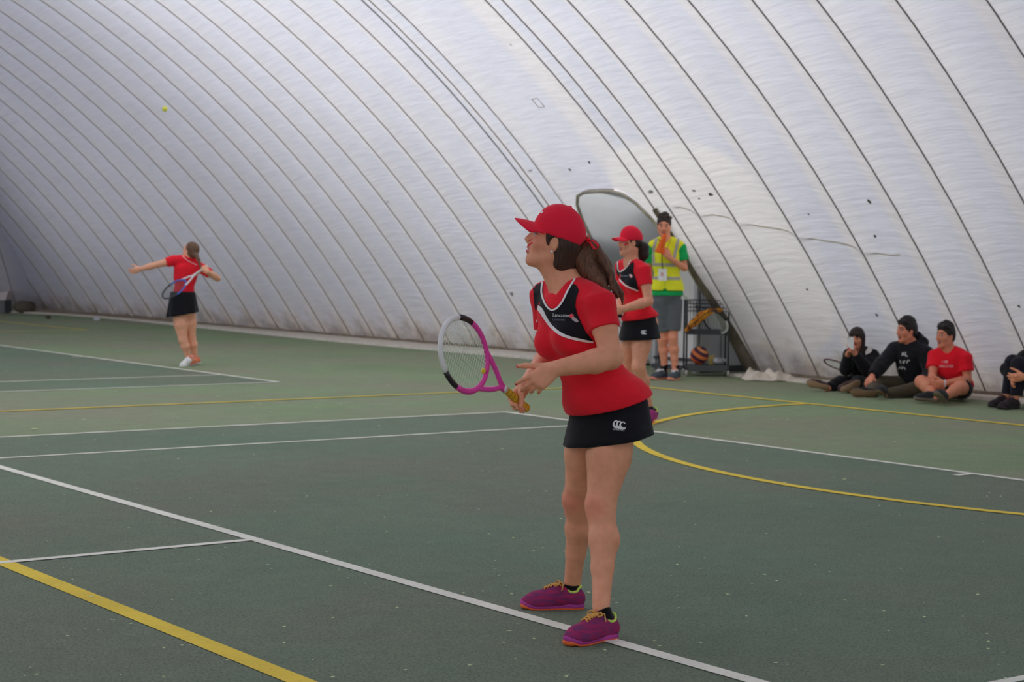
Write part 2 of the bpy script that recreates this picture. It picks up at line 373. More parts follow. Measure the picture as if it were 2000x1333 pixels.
strip('trim_2', kv2, kerb_x, lambda v: base_u(v)+.5, -.01, .035, M_KERB, 'pale concrete kerb along the dome wall left of the doorway')
# grimy anchor pipe/skirt at the bottom of the fabric
random.seed(3)
for k, vs in enumerate((np.linspace(1.5, 8.1, 40), np.linspace(10.45, 32.2, 96))):
    mb = MB(); rr = [.016+.012*random.random()+(.012+.035*random.random() if v > 24.5 else 0) for v in vs]
    mb.tube([(base_u(v)-.03-(.25*(v-29)/2 if v > 29 else 0)-(.05 if v > 24.5 else 0), v, .04+rr[i]*.3) for i, v in enumerate(vs)], rr, 7)
    o = mb.build('trim_%d' % (k+3), M_DIRT, None, True); tag(o, ('grimy rolled fabric hem at the foot of the dome behind the spectators', 'grimy rolled fabric hem at the foot of the dome left of the doorway')[k], kind='structure')

# ---- doorway: arched cut in the dome, airlock box behind it
M_GREY = plain((168, 168, 172), .7, .3, .05, 3, key='grey_panel'); M_LGREY = plain((186, 184, 184), .6, .3, .05, 3, key='light_panel'); M_FRAME = plain((58, 58, 62), .5, .4, .1, 10, key='dark_metal_frame'); M_ALU = plain((150, 150, 152), .45, .5, .06, 10, key='aluminium_frame')
M_LINER = None
def liner():
    t = NT('tunnel_fabric'); tc = t.n('ShaderNodeTexCoord').outputs['Object']; f = t.noise(tc, 1.2, 4)
    col = t.ramp(f, [(.3, raw((172, 174, 180))), (.7, raw((188, 190, 195)))])
    d = t.n('ShaderNodeBsdfDiffuse'); tr = t.n('ShaderNodeBsdfTranslucent'); m = t.n('ShaderNodeMixShader'); m.inputs[0].default_value = .38
    for x in (d, tr): t.l(col, x.inputs[0])
    t.l(d.outputs[0], m.inputs[1]); t.l(tr.outputs[0], m.inputs[2]); t.l(m.outputs[0], t.out.inputs[0]); return t.m
M_LINER = liner()
ves = empty('wall_vestibule', (5.3, 9.3, 0)); tag(ves, 'plain grey fabric sides of the doorway tunnel through the dome', kind='structure')
def loc(o, base):                                   # world-space mesh under an empty placed at base
    o.location = tuple(-np.asarray(base, float)); return o
VB = (5.3, 9.3, 0)
arch_s = [0, .004, .012, .03, .06, .1, .16, .24, .34, .45, .56, .66, .76, .84, .9, .94, .97, .985, .994, .998]
A = [on_dome(DOOR0+(DOOR1-DOOR0)*s, door_t(s), -.01) for s in arch_s]
lgt = [on_dome(DOOR1, t, -.01) for t in np.linspace(2.2, 0, 9)]
A2 = A[8:]+lgt
B2 = []
for i, p in enumerate(A2):
    B2.append(np.array([5.42, 9.80-(DOOR1-p[1])*.95, p[2]*.91]))
mb = MB(); n = len(A2)
V = []
for k in range(6):
    f = k/5
    for a, b in zip(A2, B2): V.append(a*(1-f)+b*f+np.array([0, .10*math.sin(f*math.pi), 0]))
mb.add(V, [(k*n+i, k*n+i+1, (k+1)*n+i+1, (k+1)*n+i) for k in range(5) for i in range(n-1)])
loc(mb.build('tunnel_lining', M_LINER, ves, True), VB)
# tunnel roof and right side run on behind the dome
mb = MB(); A3 = A[:11]; n = len(A3); V = []
for k in range(4):
    f = k/3
    for a in A3: V.append(np.array([a[0]+(7.6-a[0])*f, a[1]-.25*f*(1 if a[1] < 9 else 0), a[2]*(1-f)+min(a[2], 2.3)*f]))
mb.add(V, [(k*n+i, k*n+i+1, (k+1)*n+i+1, (k+1)*n+i) for k in range(3) for i in range(n-1)])
loc(mb.build('tunnel_lining', M_LINER, ves, True), VB)
# arch hem
M_HEM = plain((150, 144, 132), .9, .2, .35, 9, .004, key='stained_hem'); M_HEM2 = plain((92, 86, 74), .9, .2, .4, 7, .006, key='mouldy_hem')
loc(MB().tube([on_dome(DOOR0+(DOOR1-DOOR0)*s, door_t(s), .01) for s in arch_s[2:]], .022, 8).build('arch_hem', M_HEM, ves, True), VB)
loc(MB().tube([on_dome(DOOR1, t, .01) for t in np.linspace(2.3, 0, 12)], .03, 8).build('arch_hem', M_HEM2, ves, True), VB)
legt = np.linspace(0.0, 2.5, 16)
mb = MB(); V = []
for t in legt:
    wd = .03+.30*max(0, 1-t/1.5)**1.3
    V += [on_dome(DOOR0+.02, t, .0), on_dome(DOOR0-.0-wd*.25, t, .05), on_dome(DOOR0-wd*.7, t, .05), on_dome(DOOR0-wd, t, -.02), on_dome(DOOR0-wd*.5, t, -.1), on_dome(DOOR0, t, -.08)]
mb.add(V, [(6*i+k, 6*i+(k+1) % 6, 6*i+6+(k+1) % 6, 6*i+6+k) for i in range(len(legt)-1) for k in range(6)])
loc(mb.build('door_flap', M_HEM2, ves, True), VB)
# airlock box: door face (towards the court) and grey side wall
door = empty('door_1', (5.42, 9.4, 0)); tag(door, 'grey airlock door in a dark metal frame behind the umpire', kind='structure')
DB = (5.42, 9.4, 0)
def dpart(name, c, half, mat, par=None):
    o = MB().box(c, half).build(name, mat, door); loc(o, DB); return o
dpart('door_panel', (5.47, 9.37, 1.08), (.02, .42, 1.06), M_LGREY)
dpart('window', (5.445, 9.52, 1.45), (.008, .16, .5), plain((120, 122, 126), .3, .5, .05, 4))
dpart('door_post', (5.44, 9.77, 1.06), (.03, .03, 1.06), M_ALU); dpart('door_post', (5.43, 9.66, 1.06), (.025, .022, 1.06), M_FRAME)
dpart('door_post', (5.44, 8.98, 1.06), (.03, .03, 1.06), M_ALU); dpart('lintel', (5.40, 9.55, 2.13), (.07, .28, .035), M_FRAME)
dpart('threshold', (5.42, 9.37, .05), (.03, .42, .03), M_FRAME); dpart('kick_rail', (5.425, 9.37, .16), (.02, .4, .018), M_FRAME)
wb = MB().box((6.55, 9.0, 1.1), (1.12, .02, 1.1)).build('wall_airlock', M_GREY); tag(wb, 'flat grey side wall of the airlock behind the ball trolley', kind='structure')
o = MB().box((5.85, 8.975, 1.1), (.012, .006, 1.1)).build('batten', plain((120, 120, 124)), wb)
o = MB().box((6.55, 8.975, .04), (1.1, .006, .04)).build('skirting', M_FRAME, wb)
wb2 = MB().box((7.65, 8.2, 1.15), (.02, .85, 1.15)).build('wall_airlock_end', M_GREY); tag(wb2, 'grey end wall of the airlock recess', kind='structure')
wb3 = MB().box((6.5, 9.0, 2.32), (1.2, 1.5, .02)).build('ceiling', M_LGREY); tag(wb3, 'pale ceiling of the airlock', kind='structure')
# ================================================================== organic modelling: blended solids -> one continuous surface
class Field:
    def __init__(s): s.p = []; s.clips = []
    def rc(s, a, b, ra, rb=None, k=.02): s.p.append(('rc', np.asarray(a, float), np.asarray(b, float), float(ra), float(ra if rb is None else rb), k, 1)); return s
    def cone(s, a, b, ra, rb, k=.012, flat=None): s.p.append(('cc', np.asarray(a, float), np.asarray(b, float), float(ra), float(rb), k, 1)); return s
    def ell(s, c, ax, r, k=.02, sub=False): s.p.append(('el', np.asarray(c, float), np.asarray(ax, float), np.asarray(r, float), None, k, -1 if sub else 1)); return s
    def cut(s, a, b, ra, rb, k=.006): s.p.append(('rc', np.asarray(a, float), np.asarray(b, float), float(ra), float(rb), k, -1)); return s
    def clip(s, pt, n): s.clips.append((np.asarray(pt, float), nrm(n))); return s     # keep the side the normal points to
    def chain(s, pts, rs, k=.02):
        for i in range(len(pts)-1): s.rc(pts[i], pts[i+1], rs[i], rs[i+1], k)
        return s
    @staticmethod
    def box(p):
        if p[0] == 'el':
            ext = np.abs(p[2]).T@p[3]; return p[1]-ext, p[1]+ext
        r = max(p[3], p[4]); return np.minimum(p[1], p[2])-r, np.maximum(p[1], p[2])+r
    def solve(s, h):
        bx = [s.box(p) for p in s.p if p[6] > 0]
        lo = np.min([b[0] for b in bx], 0)-3*h-.012; hi = np.max([b[1] for b in bx], 0)+3*h+.012
        n = np.ceil((hi-lo)/h).astype(int)+1
        D = np.full(tuple(n), .5, np.float32); axs = [lo[i]+h*np.arange(n[i]) for i in range(3)]
        for p in s.p:
            a, b = s.box(p); m = p[5]+2.5*h+.004
            i0 = np.clip(np.floor((a-m-lo)/h).astype(int), 0, n-1); i1 = np.clip(np.ceil((b+m-lo)/h).astype(int)+1, 1, n)
            if np.any(i1 <= i0): continue
            X = axs[0][i0[0]:i1[0], None, None]; Y = axs[1][None, i0[1]:i1[1], None]; Z = axs[2][None, None, i0[2]:i1[2]]
            if p[0] == 'el':
                c, A, r = p[1], p[2], p[3]; dx, dy, dz = X-c[0], Y-c[1], Z-c[2]; k0 = 0; k1 = 0
                for i in range(3):
                    q = (dx*A[i, 0]+dy*A[i, 1]+dz*A[i, 2])/r[i]; k0 = k0+q*q; k1 = k1+(q/r[i])**2
                k0 = np.sqrt(k0); d = k0*(k0-1)/np.maximum(np.sqrt(k1), 1e-6)
            else:
                a_, b_ = p[1], p[2]; ab = b_-a_; L2 = max(ab@ab, 1e-9); dx, dy, dz = X-a_[0], Y-a_[1], Z-a_[2]
                t = (dx*ab[0]+dy*ab[1]+dz*ab[2])/L2; tc = np.clip(t, 0, 1)
                d = np.sqrt((dx-tc*ab[0])**2+(dy-tc*ab[1])**2+(dz-tc*ab[2])**2)
                if p[0] == 'rc': d = d-(p[3]+tc*(p[4]-p[3]))
                else:
                    q = np.sqrt(np.maximum((dx-t*ab[0])**2+(dy-t*ab[1])**2+(dz-t*ab[2])**2, 0)); L = math.sqrt(L2)
                    d = np.maximum(q-(p[3]+tc*(p[4]-p[3])), np.maximum(-t*L, (t-1)*L))
            S = D[i0[0]:i1[0], i0[1]:i1[1], i0[2]:i1[2]]; k = max(p[5], 1e-4)
            if p[6] > 0:
                hh = np.clip(.5+.5*(S-d)/k, 0, 1); S[...] = S*(1-hh)+d*hh-k*hh*(1-hh)
            else:
                d = -d; hh = np.clip(.5-.5*(S-d)/k, 0, 1); S[...] = S*(1-hh)+d*hh+k*hh*(1-hh)
        for pt, nn in s.clips:
            np.maximum(D, ((pt[0]-axs[0])[:, None, None]*nn[0]+(pt[1]-axs[1])[None, :, None]*nn[1]+(pt[2]-axs[2])[None, None, :]*nn[2]).astype(np.float32), out=D)
        return D, lo
    def mesh(s, h):
        D, lo = s.solve(h); I = D < 0; nx, ny, nz = D.shape
        cnt = np.zeros((nx-1, ny-1, nz-1), np.int8); offs = [(i, j, k) for i in (0, 1) for j in (0, 1) for k in (0, 1)]
        for i, j, k in offs: cnt += I[i:nx-1+i, j:ny-1+j, k:nz-1+k]
        act = np.argwhere((cnt > 0) & (cnt < 8)); idx = np.full(cnt.shape, -1, np.int32); idx[act[:, 0], act[:, 1], act[:, 2]] = np.arange(len(act))
        val = np.stack([D[act[:, 0]+i, act[:, 1]+j, act[:, 2]+k] for i, j, k in offs], 1); P = np.zeros((len(act), 3)); c = np.zeros(len(act))
        O = np.array(offs, float)
        for a in range(8):
            for b in range(a+1, 8):
                if abs(O[a]-O[b]).sum() != 1: continue
                m = (val[:, a] < 0) != (val[:, b] < 0); t = np.where(m, val[:, a]/np.where(m, val[:, a]-val[:, b], 1), 0)
                P += np.where(m[:, None], O[a]+(O[b]-O[a])*t[:, None], 0); c += m
        V = lo+h*(act+P/c[:, None]); Q = []
        for ax in range(3):
            sl0 = [slice(None)]*3; sl1 = [slice(None)]*3; sl0[ax] = slice(0, -1); sl1[ax] = slice(1, None)
            e = np.argwhere(I[tuple(sl0)] != I[tuple(sl1)]); b, cax = [(1, 2), (2, 0), (0, 1)][ax]
            ok = (e[:, b] > 0) & (e[:, cax] > 0) & (e[:, b] < D.shape[b]-1) & (e[:, cax] < D.shape[cax]-1); e = e[ok]
            def cell(db, dc):
                q = e.copy(); q[:, b] += db; q[:, cax] += dc; return idx[q[:, 0], q[:, 1], q[:, 2]]
            q = np.stack([cell(-1, -1), cell(0, -1), cell(0, 0), cell(-1, 0)], 1); ins = I[e[:, 0], e[:, 1], e[:, 2]]
            q[~ins] = q[~ins][:, ::-1]; Q.append(q)
        Fq = np.concatenate(Q); Fq = Fq[(Fq >= 0).all(1)]
        # light smoothing
        for _ in range(2):
            A = np.zeros_like(V); w = np.zeros(len(V))
            for i in range(4):
                np.add.at(A, Fq[:, i], V[Fq[:, (i+1) % 4]]+V[Fq[:, i-1]]); np.add.at(w, Fq[:, i], 2)
            V = V*.45+.55*A/np.maximum(w, 1)[:, None]
        return V, Fq
def axes(x, y, z): return np.array([x, y, z], float)
def rot(v, ax, ang):
    ax = nrm(ax); v = np.asarray(v, float); return v*math.cos(ang)+np.cross(ax, v)*math.sin(ang)+ax*(ax@v)*(1-math.cos(ang))

class Person:
    """local frame: x = image right, y = away from the camera, z = up; origin on the floor"""
    def __init__(s, O, label, h, skin, cat='person'):
        s.O = np.array([O[0], O[1], 0.]); s.e = empty('person', tuple(s.O), -YAW); tag(s.e, label, cat); s.h = h; s.skin = np.array(lin(skin))
        s.R = _R.copy(); s.Fh = np.array([math.sin(YAW), math.cos(YAW), 0.]); s.d0 = (s.O-CAM)@s.Fh
        s.B = Field(); s.paint = []
    def J(s, px, py, dy=0.):
        r = ray(px, py); P = CAM+r*((s.d0+dy)/(r@s.Fh))-s.O; return np.array([P@s.R, P@s.Fh, P[2]])
    def toworld(s, p): return s.O+s.R*p[0]+s.Fh*p[1]+np.array([0, 0, p[2]])
    def camlocal(s):
        P = CAM-s.O; return np.array([P@s.R, P@s.Fh, P[2]])
    def raylocal(s, px, py):
        r = ray(px, py); return nrm([r@s.R, r@s.Fh, r[2]])
    def part(s, name, F, mat, h=None, parent=None, label=None):
        V, Q = F.mesh(h or s.h); o = obj(name, npmesh(name, V, Q), parent or s.e, mat)
        if label: o['label'] = label
        return o
    # ---- anatomy
    def torso(s, F, H, Ct, N, left, w=1., off=0., bust=0., belly=0., hipw=1., butt=1.):
        up = nrm(N-H); left = nrm(left-up*(left@up)); fwd = np.cross(left, up); A = axes(left, fwd, up)
        F.ell(H+up*.01, A, np.array([.158*hipw, .11*hipw, .115])*w+off, .03)
        F.ell(H-fwd*.045*w*butt+left*.07*w-up*.03, A, np.array([.082, .085, .085])*w*butt+off, .03); F.ell(H-fwd*.045*w*butt-left*.07*w-up*.03, A, np.array([.082, .085, .085])*w*butt+off, .03)
        M = H*.52+Ct*.48; F.ell(M+fwd*belly*.3, A, np.array([.122, .088+belly, .15])*w+off, .04)
        F.ell(Ct, A, np.array([.142, .10, .165])*w+off, .04)
        F.ell(Ct+up*.09*w-fwd*.012, A, np.array([.15, .085, .09])*w+off, .04)
        if bust:
            for sg in (-1, 1): F.ell(Ct+fwd*.072*w+left*sg*.062*w-up*.012, A, np.array([.062, .052+bust*.4, .062])*w+off, .03)
        s.A = A; s.up, s.left, s.fwd = up, left, fwd; return A
    def shoulders(s, F, N, SL, SR, r=.052, off=0.):
        for S in (SL, SR):
            F.rc(S, S*.5+N*.5-s.up*.025, r+off, r*1.06+off, .035); F.rc(N-s.up*.005, S*.62+N*.38, .046+off, .046+off, .03)
    def limb(s, F, pts, rs, k=.018, off=0.): F.chain(pts, [r+off for r in rs], k)
    def arm(s, F, S, E, Wr, r=(.047, .043, .039, .045, .030), off=0.):
        ab = E-S; bf = Wr-E
        F.rc(S, S+ab*.45, r[0]+off, r[0]*.97+off, .03); F.rc(S+ab*.45, E, r[0]*.97+off, r[2]+off, .015); F.rc(E, E+bf*.28, r[2]+off, r[3]+off, .015); F.rc(E+bf*.28, Wr, r[3]+off, r[4]+off, .012)
    def leg(s, F, Hp, K, An, r=(.092, .08, .057, .058, .034), fwd=None, off=0.):
        ab = K-Hp; bf = An-K; f = s.fwd if fwd is None else fwd
        F.rc(Hp, Hp+ab*.5, r[0]+off, r[1]+off, .04); F.rc(Hp+ab*.5, K, r[1]+off, r[2]*.97+off, .02); F.rc(K, K+bf*.1, r[2]*.97+off, r[2]*.92+off, .02)
        c = K+bf*.35-f*.014; F.rc(K+bf*.05, c, r[2]*.86+off, r[3]+off, .025); F.rc(c, K+bf*.62-f*.006, r[3]+off, r[3]*.74+off, .02); F.rc(K+bf*.62-f*.006, An, r[3]*.74+off, r[4]+off, .015)
        F.ell(K+f*.022, np.eye(3), np.array([.034, .034, .042])+off, .03)
    def hand(s, F, Wr, d, w, side, curl=(.35, .35, .4, .45), sc=1., thumb=.35, tcurl=.25, spread=.12, lat=None):
        """d = wrist->knuckles, w = towards the thumb; side +1 right hand, -1 left hand; returns finger tips"""
        d = nrm(d); w = nrm(np.asarray(w, float)-d*(np.dot(w, d))); n = np.cross(w, d)*side; tips = []
        X = (.031, .0105, -.0105, -.029); KL = (.083, .087, .083, .075); LL = (.070, .078, .072, .056)
        for i in range(4):
            kn = Wr+(d*KL[i]+w*X[i])*sc; F.rc(Wr+w*X[i]*.45*sc+d*.008*sc, kn, .0165*sc, .0125*sc, .012)
            fd = nrm(d+w*(1.5-i)*spread*.5); p = kn; L = LL[i]*sc; rr = (.0098, .0090, .0082, .0070); c = curl[i] if hasattr(curl, '__len__') else curl
            for q, fr in enumerate((.46, .30, .24)):
                fd = rot(fd, np.cross(fd, n), c*(1. if q == 0 else 1.05)); e = p+fd*L*fr; F.rc(p, e, rr[q]*sc*(1 if i < 3 else .9), rr[q+1]*sc*(1 if i < 3 else .9), .0045); p = e
            tips.append((p, fd))
        F.ell(Wr+d*.045*sc, axes(w, d, n), np.array([.038, .045, .0155])*sc, .01)
        b = Wr+(d*.016+w*.024+n*.006)*sc; td = nrm(d*.72+w*(.75-.4*thumb)+n*thumb); p = b; L = .112*sc
        for q, fr in enumerate((.42, .32, .26)):
            e = p+td*L*fr; F.rc(p, e, (.0165, .0115, .0102)[q]*sc, (.0115, .0102, .008)[q]*sc, .008); p = e; td = rot(td, np.cross(td, nrm(d*.6+n*.6)), tcurl)
        tips.append((p, td)); return tips, n
    def grip(s, F, C0, A, d, side, sc=1., rad=.016):
        """fist closed round a bar through C0 with axis A (towards the thumb)"""
        w = nrm(A); d = nrm(np.asarray(d, float)-w*np.dot(d, w)); n = np.cross(w, d)*side
        Wr = C0-n*(rad+.014*sc)-d*.075*sc; s.hand(F, Wr, d, w, side, curl=(.98, 1.0, 1.02, 1.05), sc=sc, thumb=.75, tcurl=.55, spread=.0); return Wr
    def head(s, c, f, up, S=1., lips=(150, 70, 70), brow=(50, 36, 30), male=False, eyes=True, ears=True):
        f = nrm(f); up = nrm(np.asarray(up, float)-f*np.dot(up, f)); r = np.cross(f, up); A = axes(r, f, up); F = s.B; s.hc, s.hA, s.hS = np.asarray(c, float), A, S
        def p(x, y, z): return s.hc+S*(r*x+f*y+up*z)
        s.hp = p
        F.ell(p(0, -.014, .036), A, np.array([.073, .092, .080])*S, .02); F.ell(p(0, .022, -.028), A, np.array([.062, .066, .082])*S, .03)
        j = .056 if male else .050
        for q in (-1, 1):
            F.rc(p(q*j, -.012, -.058), p(q*.017, .060, -.100), .020*S, .018*S, .025); F.ell(p(q*.037, .056, -.026), A, np.array([.024, .024, .024])*S, .02)
            F.rc(p(q*.008, .082, .029), p(q*.044, .062, .028), .0125*S, .011*S, .012)
            F.ell(p(q*.032, .098, .004), A, np.array([.014, .011, .0105])*S, .010, True)
            F.ell(p(q*.031, .074, .004), A, np.array([.0125, .0125, .0115])*S, .004)
            if ears: F.ell(p(q*.074, -.010, -.008), A, np.array([.0085, .018, .031])*S, .008); F.ell(p(q*.081, -.006, -.004), A, np.array([.006, .010, .018])*S, .004, True)
            F.ell(p(q*.009, .097, -.028), A, np.array([.0085, .010, .008])*S, .006)
        F.rc(p(0, .062, -.101), p(0, .060, -.092), .020*S, .022*S, .02)
        F.rc(p(0, .084, .020), p(0, .107, -.022), .0085*S, .0095*S, .012); F.rc(p(0, .070, .012), p(0, .080, -.030), .018*S, .020*S, .012)
        F.rc(p(-.018, .080, -.056), p(0, .0895, -.055), .0065*S, .0075*S, .006); F.rc(p(.018, .080, -.056), p(0, .0895, -.055), .0065*S, .0075*S, .006)
        F.rc(p(-.016, .080, -.068), p(0, .087, -.069), .0070*S, .0085*S, .006); F.rc(p(.016, .080, -.068), p(0, .087, -.069), .0070*S, .0085*S, .006)
        F.ell(p(0, .094, -.0620), A, np.array([.021, .010, .0022])*S, .004, True)
        def pt(V, C):
            L = (V-s.hc)/S; x, y, z = L@r, L@f, L@up
            m = (np.abs(x) < .022) & (y > .070) & (z < -.048) & (z > -.078); C[m] = lin(lips)
            m = (np.abs(x) > .010) & (np.abs(x) < .046) & (y > .055) & (np.abs(z-.031+np.abs(x)*.05) < .0052); C[m] = lin(brow)
            for q in (-1, 1):
                dd = np.sqrt((x-q*.031)**2+(z-.004)**2*2.6); m = (dd < .0125) & (y > .072); C[m] = lin((170, 150, 142)) if not s.h > .0055 else lin((150, 128, 120))
                m = (dd < .0066) & (y > .072); C[m] = lin((44, 32, 26)); m = (np.abs(x-q*.031) < .016) & (z > .0085) & (z < .0125) & (y > .066); C[m] = lin((46, 34, 30))
        s.paint.append(pt)
    def blush(s, c, r, rgb, amt=.6):
        c = np.asarray(c, float); col = np.array(lin(rgb))
        def pt(V, C):
            d = np.linalg.norm(V-c, axis=1); w = np.clip(1-(d/r)**2, 0, 1)[:, None]*amt; C[:] = C*(1-w)+col*w
        s.paint.insert(0, pt)
    def nails(s, tips, rgb, r=.0078):
        col = np.array(lin(rgb))
        def pt(V, C):
            for p, _ in tips:
                d = np.linalg.norm(V-p, axis=1); C[d < r] = col
        s.paint.append(pt)
    def body(s):
        V, Q = s.B.mesh(s.h); C = np.tile(s.skin, (len(V), 1))
        for f in s.paint: f(V, C)
        return obj('body', npmesh('body', V, Q, col=C), s.e, attr_skin())
    # ---- surface decals: real thin cloth / print laid on a built surface
    def bvh(s, *objs):
        V = []; P = []
        for o in objs:
            b = len(V); me = o.data; co = np.empty(len(me.vertices)*3, np.float32); me.vertices.foreach_get('co', co); V += co.reshape(-1, 3).tolist(); P += [[b+i for i in p.vertices] for p in me.polygons]
        return BVHTree.FromPolygons(V, P)
    def decal(s, name, tris2d, bvh, mat, parent, off=.0022, maxe=.05, one=True):
        """tris2d: (points in photo pixels, triangles); each point is laid on the surface"""
        pts, tri = tris2d; o = s.camlocal(); V = []; ok = []
        for x, y in pts:
            d = s.raylocal(x, y); hit = bvh.ray_cast(Vector(o), Vector(d))
            if hit[0] is None: V.append((0, 0, 0)); ok.append(False)
            else:
                nn = np.array(hit[1]); nn = nn if nn@d < 0 else -nn; V.append(np.array(hit[0])+nn*off); ok.append(True)
        V = np.array(V); F3 = [t for t in tri if all(ok[i] for i in t) and max(np.linalg.norm(V[t[i]]-V[t[i-1]]) for i in range(3)) < maxe]
        if not F3: return None
        if one:                                   # keep the one connected piece
            par = list(range(len(V)))
            def fd(i):
                while par[i] != i: par[i] = par[par[i]]; i = par[i]
                return i
            for t in F3: par[fd(t[0])] = fd(t[1]); par[fd(t[1])] = fd(t[2])
            from collections import Counter
            best = Counter(fd(t[0]) for t in F3).most_common(1)[0][0]; F3 = [t for t in F3 if fd(t[0]) == best]
        F3 = np.array(F3); a = V[F3[:, 1]]-V[F3[:, 0]]; b = V[F3[:, 2]]-V[F3[:, 0]]; nn = np.cross(a, b); vd = V[F3[:, 0]]-o; fl = (nn*vd).sum(1) > 0; F3[fl] = F3[fl][:, ::-1]; us, inv = np.unique(F3, return_inverse=True); V = V[us]; F3 = inv.reshape(F3.shape)
        return obj(name, npmesh(name, V, F3), parent, mat)
def poly2d(loop, step=3.0, holes=()):
    """dense triangulation of a polygon given in pixels"""
    def dens(lp):
        out = []
        for i in range(len(lp)):
            a = np.array(lp[i], float); b = np.array(lp[(i+1) % len(lp)], float); n = max(1, int(np.linalg.norm(b-a)/step)); out += [tuple(a+(b-a)*k/n) for k in range(n)]
        return out
    lp = dens(loop); P = np.array(lp); x0, y0 = P.min(0); x1, y1 = P.max(0); pts = [Vector(p) for p in lp]; ed = [(i, (i+1) % len(lp)) for i in range(len(lp))]
    def inside(x, y):
        c = False; j = len(lp)-1
        for i in range(len(lp)):
            (xi, yi), (xj, yj) = lp[i], lp[j]
            if (yi > y) != (yj > y) and x < (xj-xi)*(y-yi)/(yj-yi)+xi: c = not c
            j = i
        return c
    y = y0+step*.5
    while y < y1:
        x = x0+step*.5
        while x < x1:
            if inside(x, y) and np.min((P[:, 0]-x)**2+(P[:, 1]-y)**2) > (step*.5)**2: pts.append(Vector((x, y)))
            x += step
        y += step
    vs, _, fs, *_ = delaunay_2d_cdt(pts, ed, [], 0, 1e-4)
    tri = []
    for f in fs:
        cx = sum(vs[i][0] for i in f)/3; cy = sum(vs[i][1] for i in f)/3
        if inside(cx, cy): tri.append(tuple(f))
    return [(v[0], v[1]) for v in vs], tri
def spline(P, n=8, closed=False):
    P = [np.array(p, float) for p in P]; out = []; m = len(P)
    for i in range(m if closed else m-1):
        g = lambda k: P[k % m] if closed else P[min(max(k, 0), m-1)]
        a, b, c, d = g(i-1), g(i), g(i+1), g(i+2)
        for q in range(n):
            t = q/n; out.append(.5*((2*b)+(c-a)*t+(2*a-5*b+4*c-d)*t*t+(3*b-a-3*c+d)*t**3))
    if not closed: out.append(P[-1])
    return out
def band2d(path, width, n=8, step=None):
    """ribbon polygon along a pixel path; width = number or list"""
    c = spline(path, n); m = len(c); W_ = np.interp(np.linspace(0, 1, m), np.linspace(0, 1, len(width)), width) if hasattr(width, '__len__') else [width]*m
    pts = []; 
    for i in range(m):
        t = nrm(c[min(i+1, m-1)]-c[max(i-1, 0)]); nn = np.array([-t[1], t[0]]); pts += [tuple(c[i]+nn*W_[i]/2), tuple(c[i]), tuple(c[i]-nn*W_[i]/2)]
    tri = []
    for i in range(m-1):
        for k in range(2):
            a, b, c_, d = 3*i+k, 3*i+k+1, 3*i+3+k+1, 3*i+3+k; tri += [(a, b, c_), (a, c_, d)]
    return pts, tri
def text2d(txt, x, y, size, ang=0., sx=1., bold=0.):
    """lettering outlines as pixel triangles; (x, y) = left end of the baseline"""
    cu = bpy.data.curves.new('lettering', 'FONT'); cu.body = txt; cu.size = size; cu.resolution_u = 2; cu.offset = bold
    o = bpy.data.objects.new('lettering', cu); COL.objects.link(o); dg = bpy.context.evaluated_depsgraph_get(); me = o.evaluated_get(dg).to_mesh()
    me.calc_loop_triangles(); c, s_ = math.cos(ang), math.sin(ang)
    pts = [(x+(v.co.x*sx)*c+v.co.y*s_, y+(v.co.x*sx)*s_-v.co.y*c) for v in me.vertices]; tri = [tuple(t.vertices) for t in me.loop_triangles]
    o.evaluated_get(dg).to_mesh_clear(); bpy.data.objects.remove(o); bpy.data.curves.remove(cu); return pts, tri
def skirt(p, Wc, Hc, axL, axF, rw, rh, mat, name='skirt', wave=.012, nw=7, th=.004, ph=0., hem=None):
    n = 72; rows = 10; V = []
    up = nrm(np.asarray(Wc)-np.asarray(Hc))
    for lay in (0, 1):
        for i in range(rows):
            t = i/(rows-1); c = np.asarray(Wc)*(1-t)+np.asarray(Hc)*t; e = t**.8
            for k in range(n):
                a = 2*math.pi*k/n; q = 1+(wave/rh[0])*e*t*math.sin(nw*a+ph)*(1+.4*math.sin(3*a+1)); l = (rw[0]*(1-e)+rh[0]*e)*q-lay*th; f = (rw[1]*(1-e)+rh[1]*e)*q-lay*th
                h = up*(hem(a)*t if hem else 0)
                V.append(c+h+axL*l*math.cos(a)+axF*f*math.sin(a))
    Fs = []
    for lay in (0, 1):
        b = lay*rows*n
        for i in range(rows-1):
            for k in range(n):
                q = (b+i*n+k, b+i*n+(k+1) % n, b+(i+1)*n+(k+1) % n, b+(i+1)*n+k); Fs.append(q[::-1] if lay == 0 else q)
    for i in (0, rows-1):
        for k in range(n):
            q = (i*n+k, i*n+(k+1) % n, rows*n+i*n+(k+1) % n, rows*n+i*n+k); Fs.append(q if i == 0 else q[::-1])
    return obj(name, npmesh(name, np.array(V), np.array(Fs)), p.e, mat)
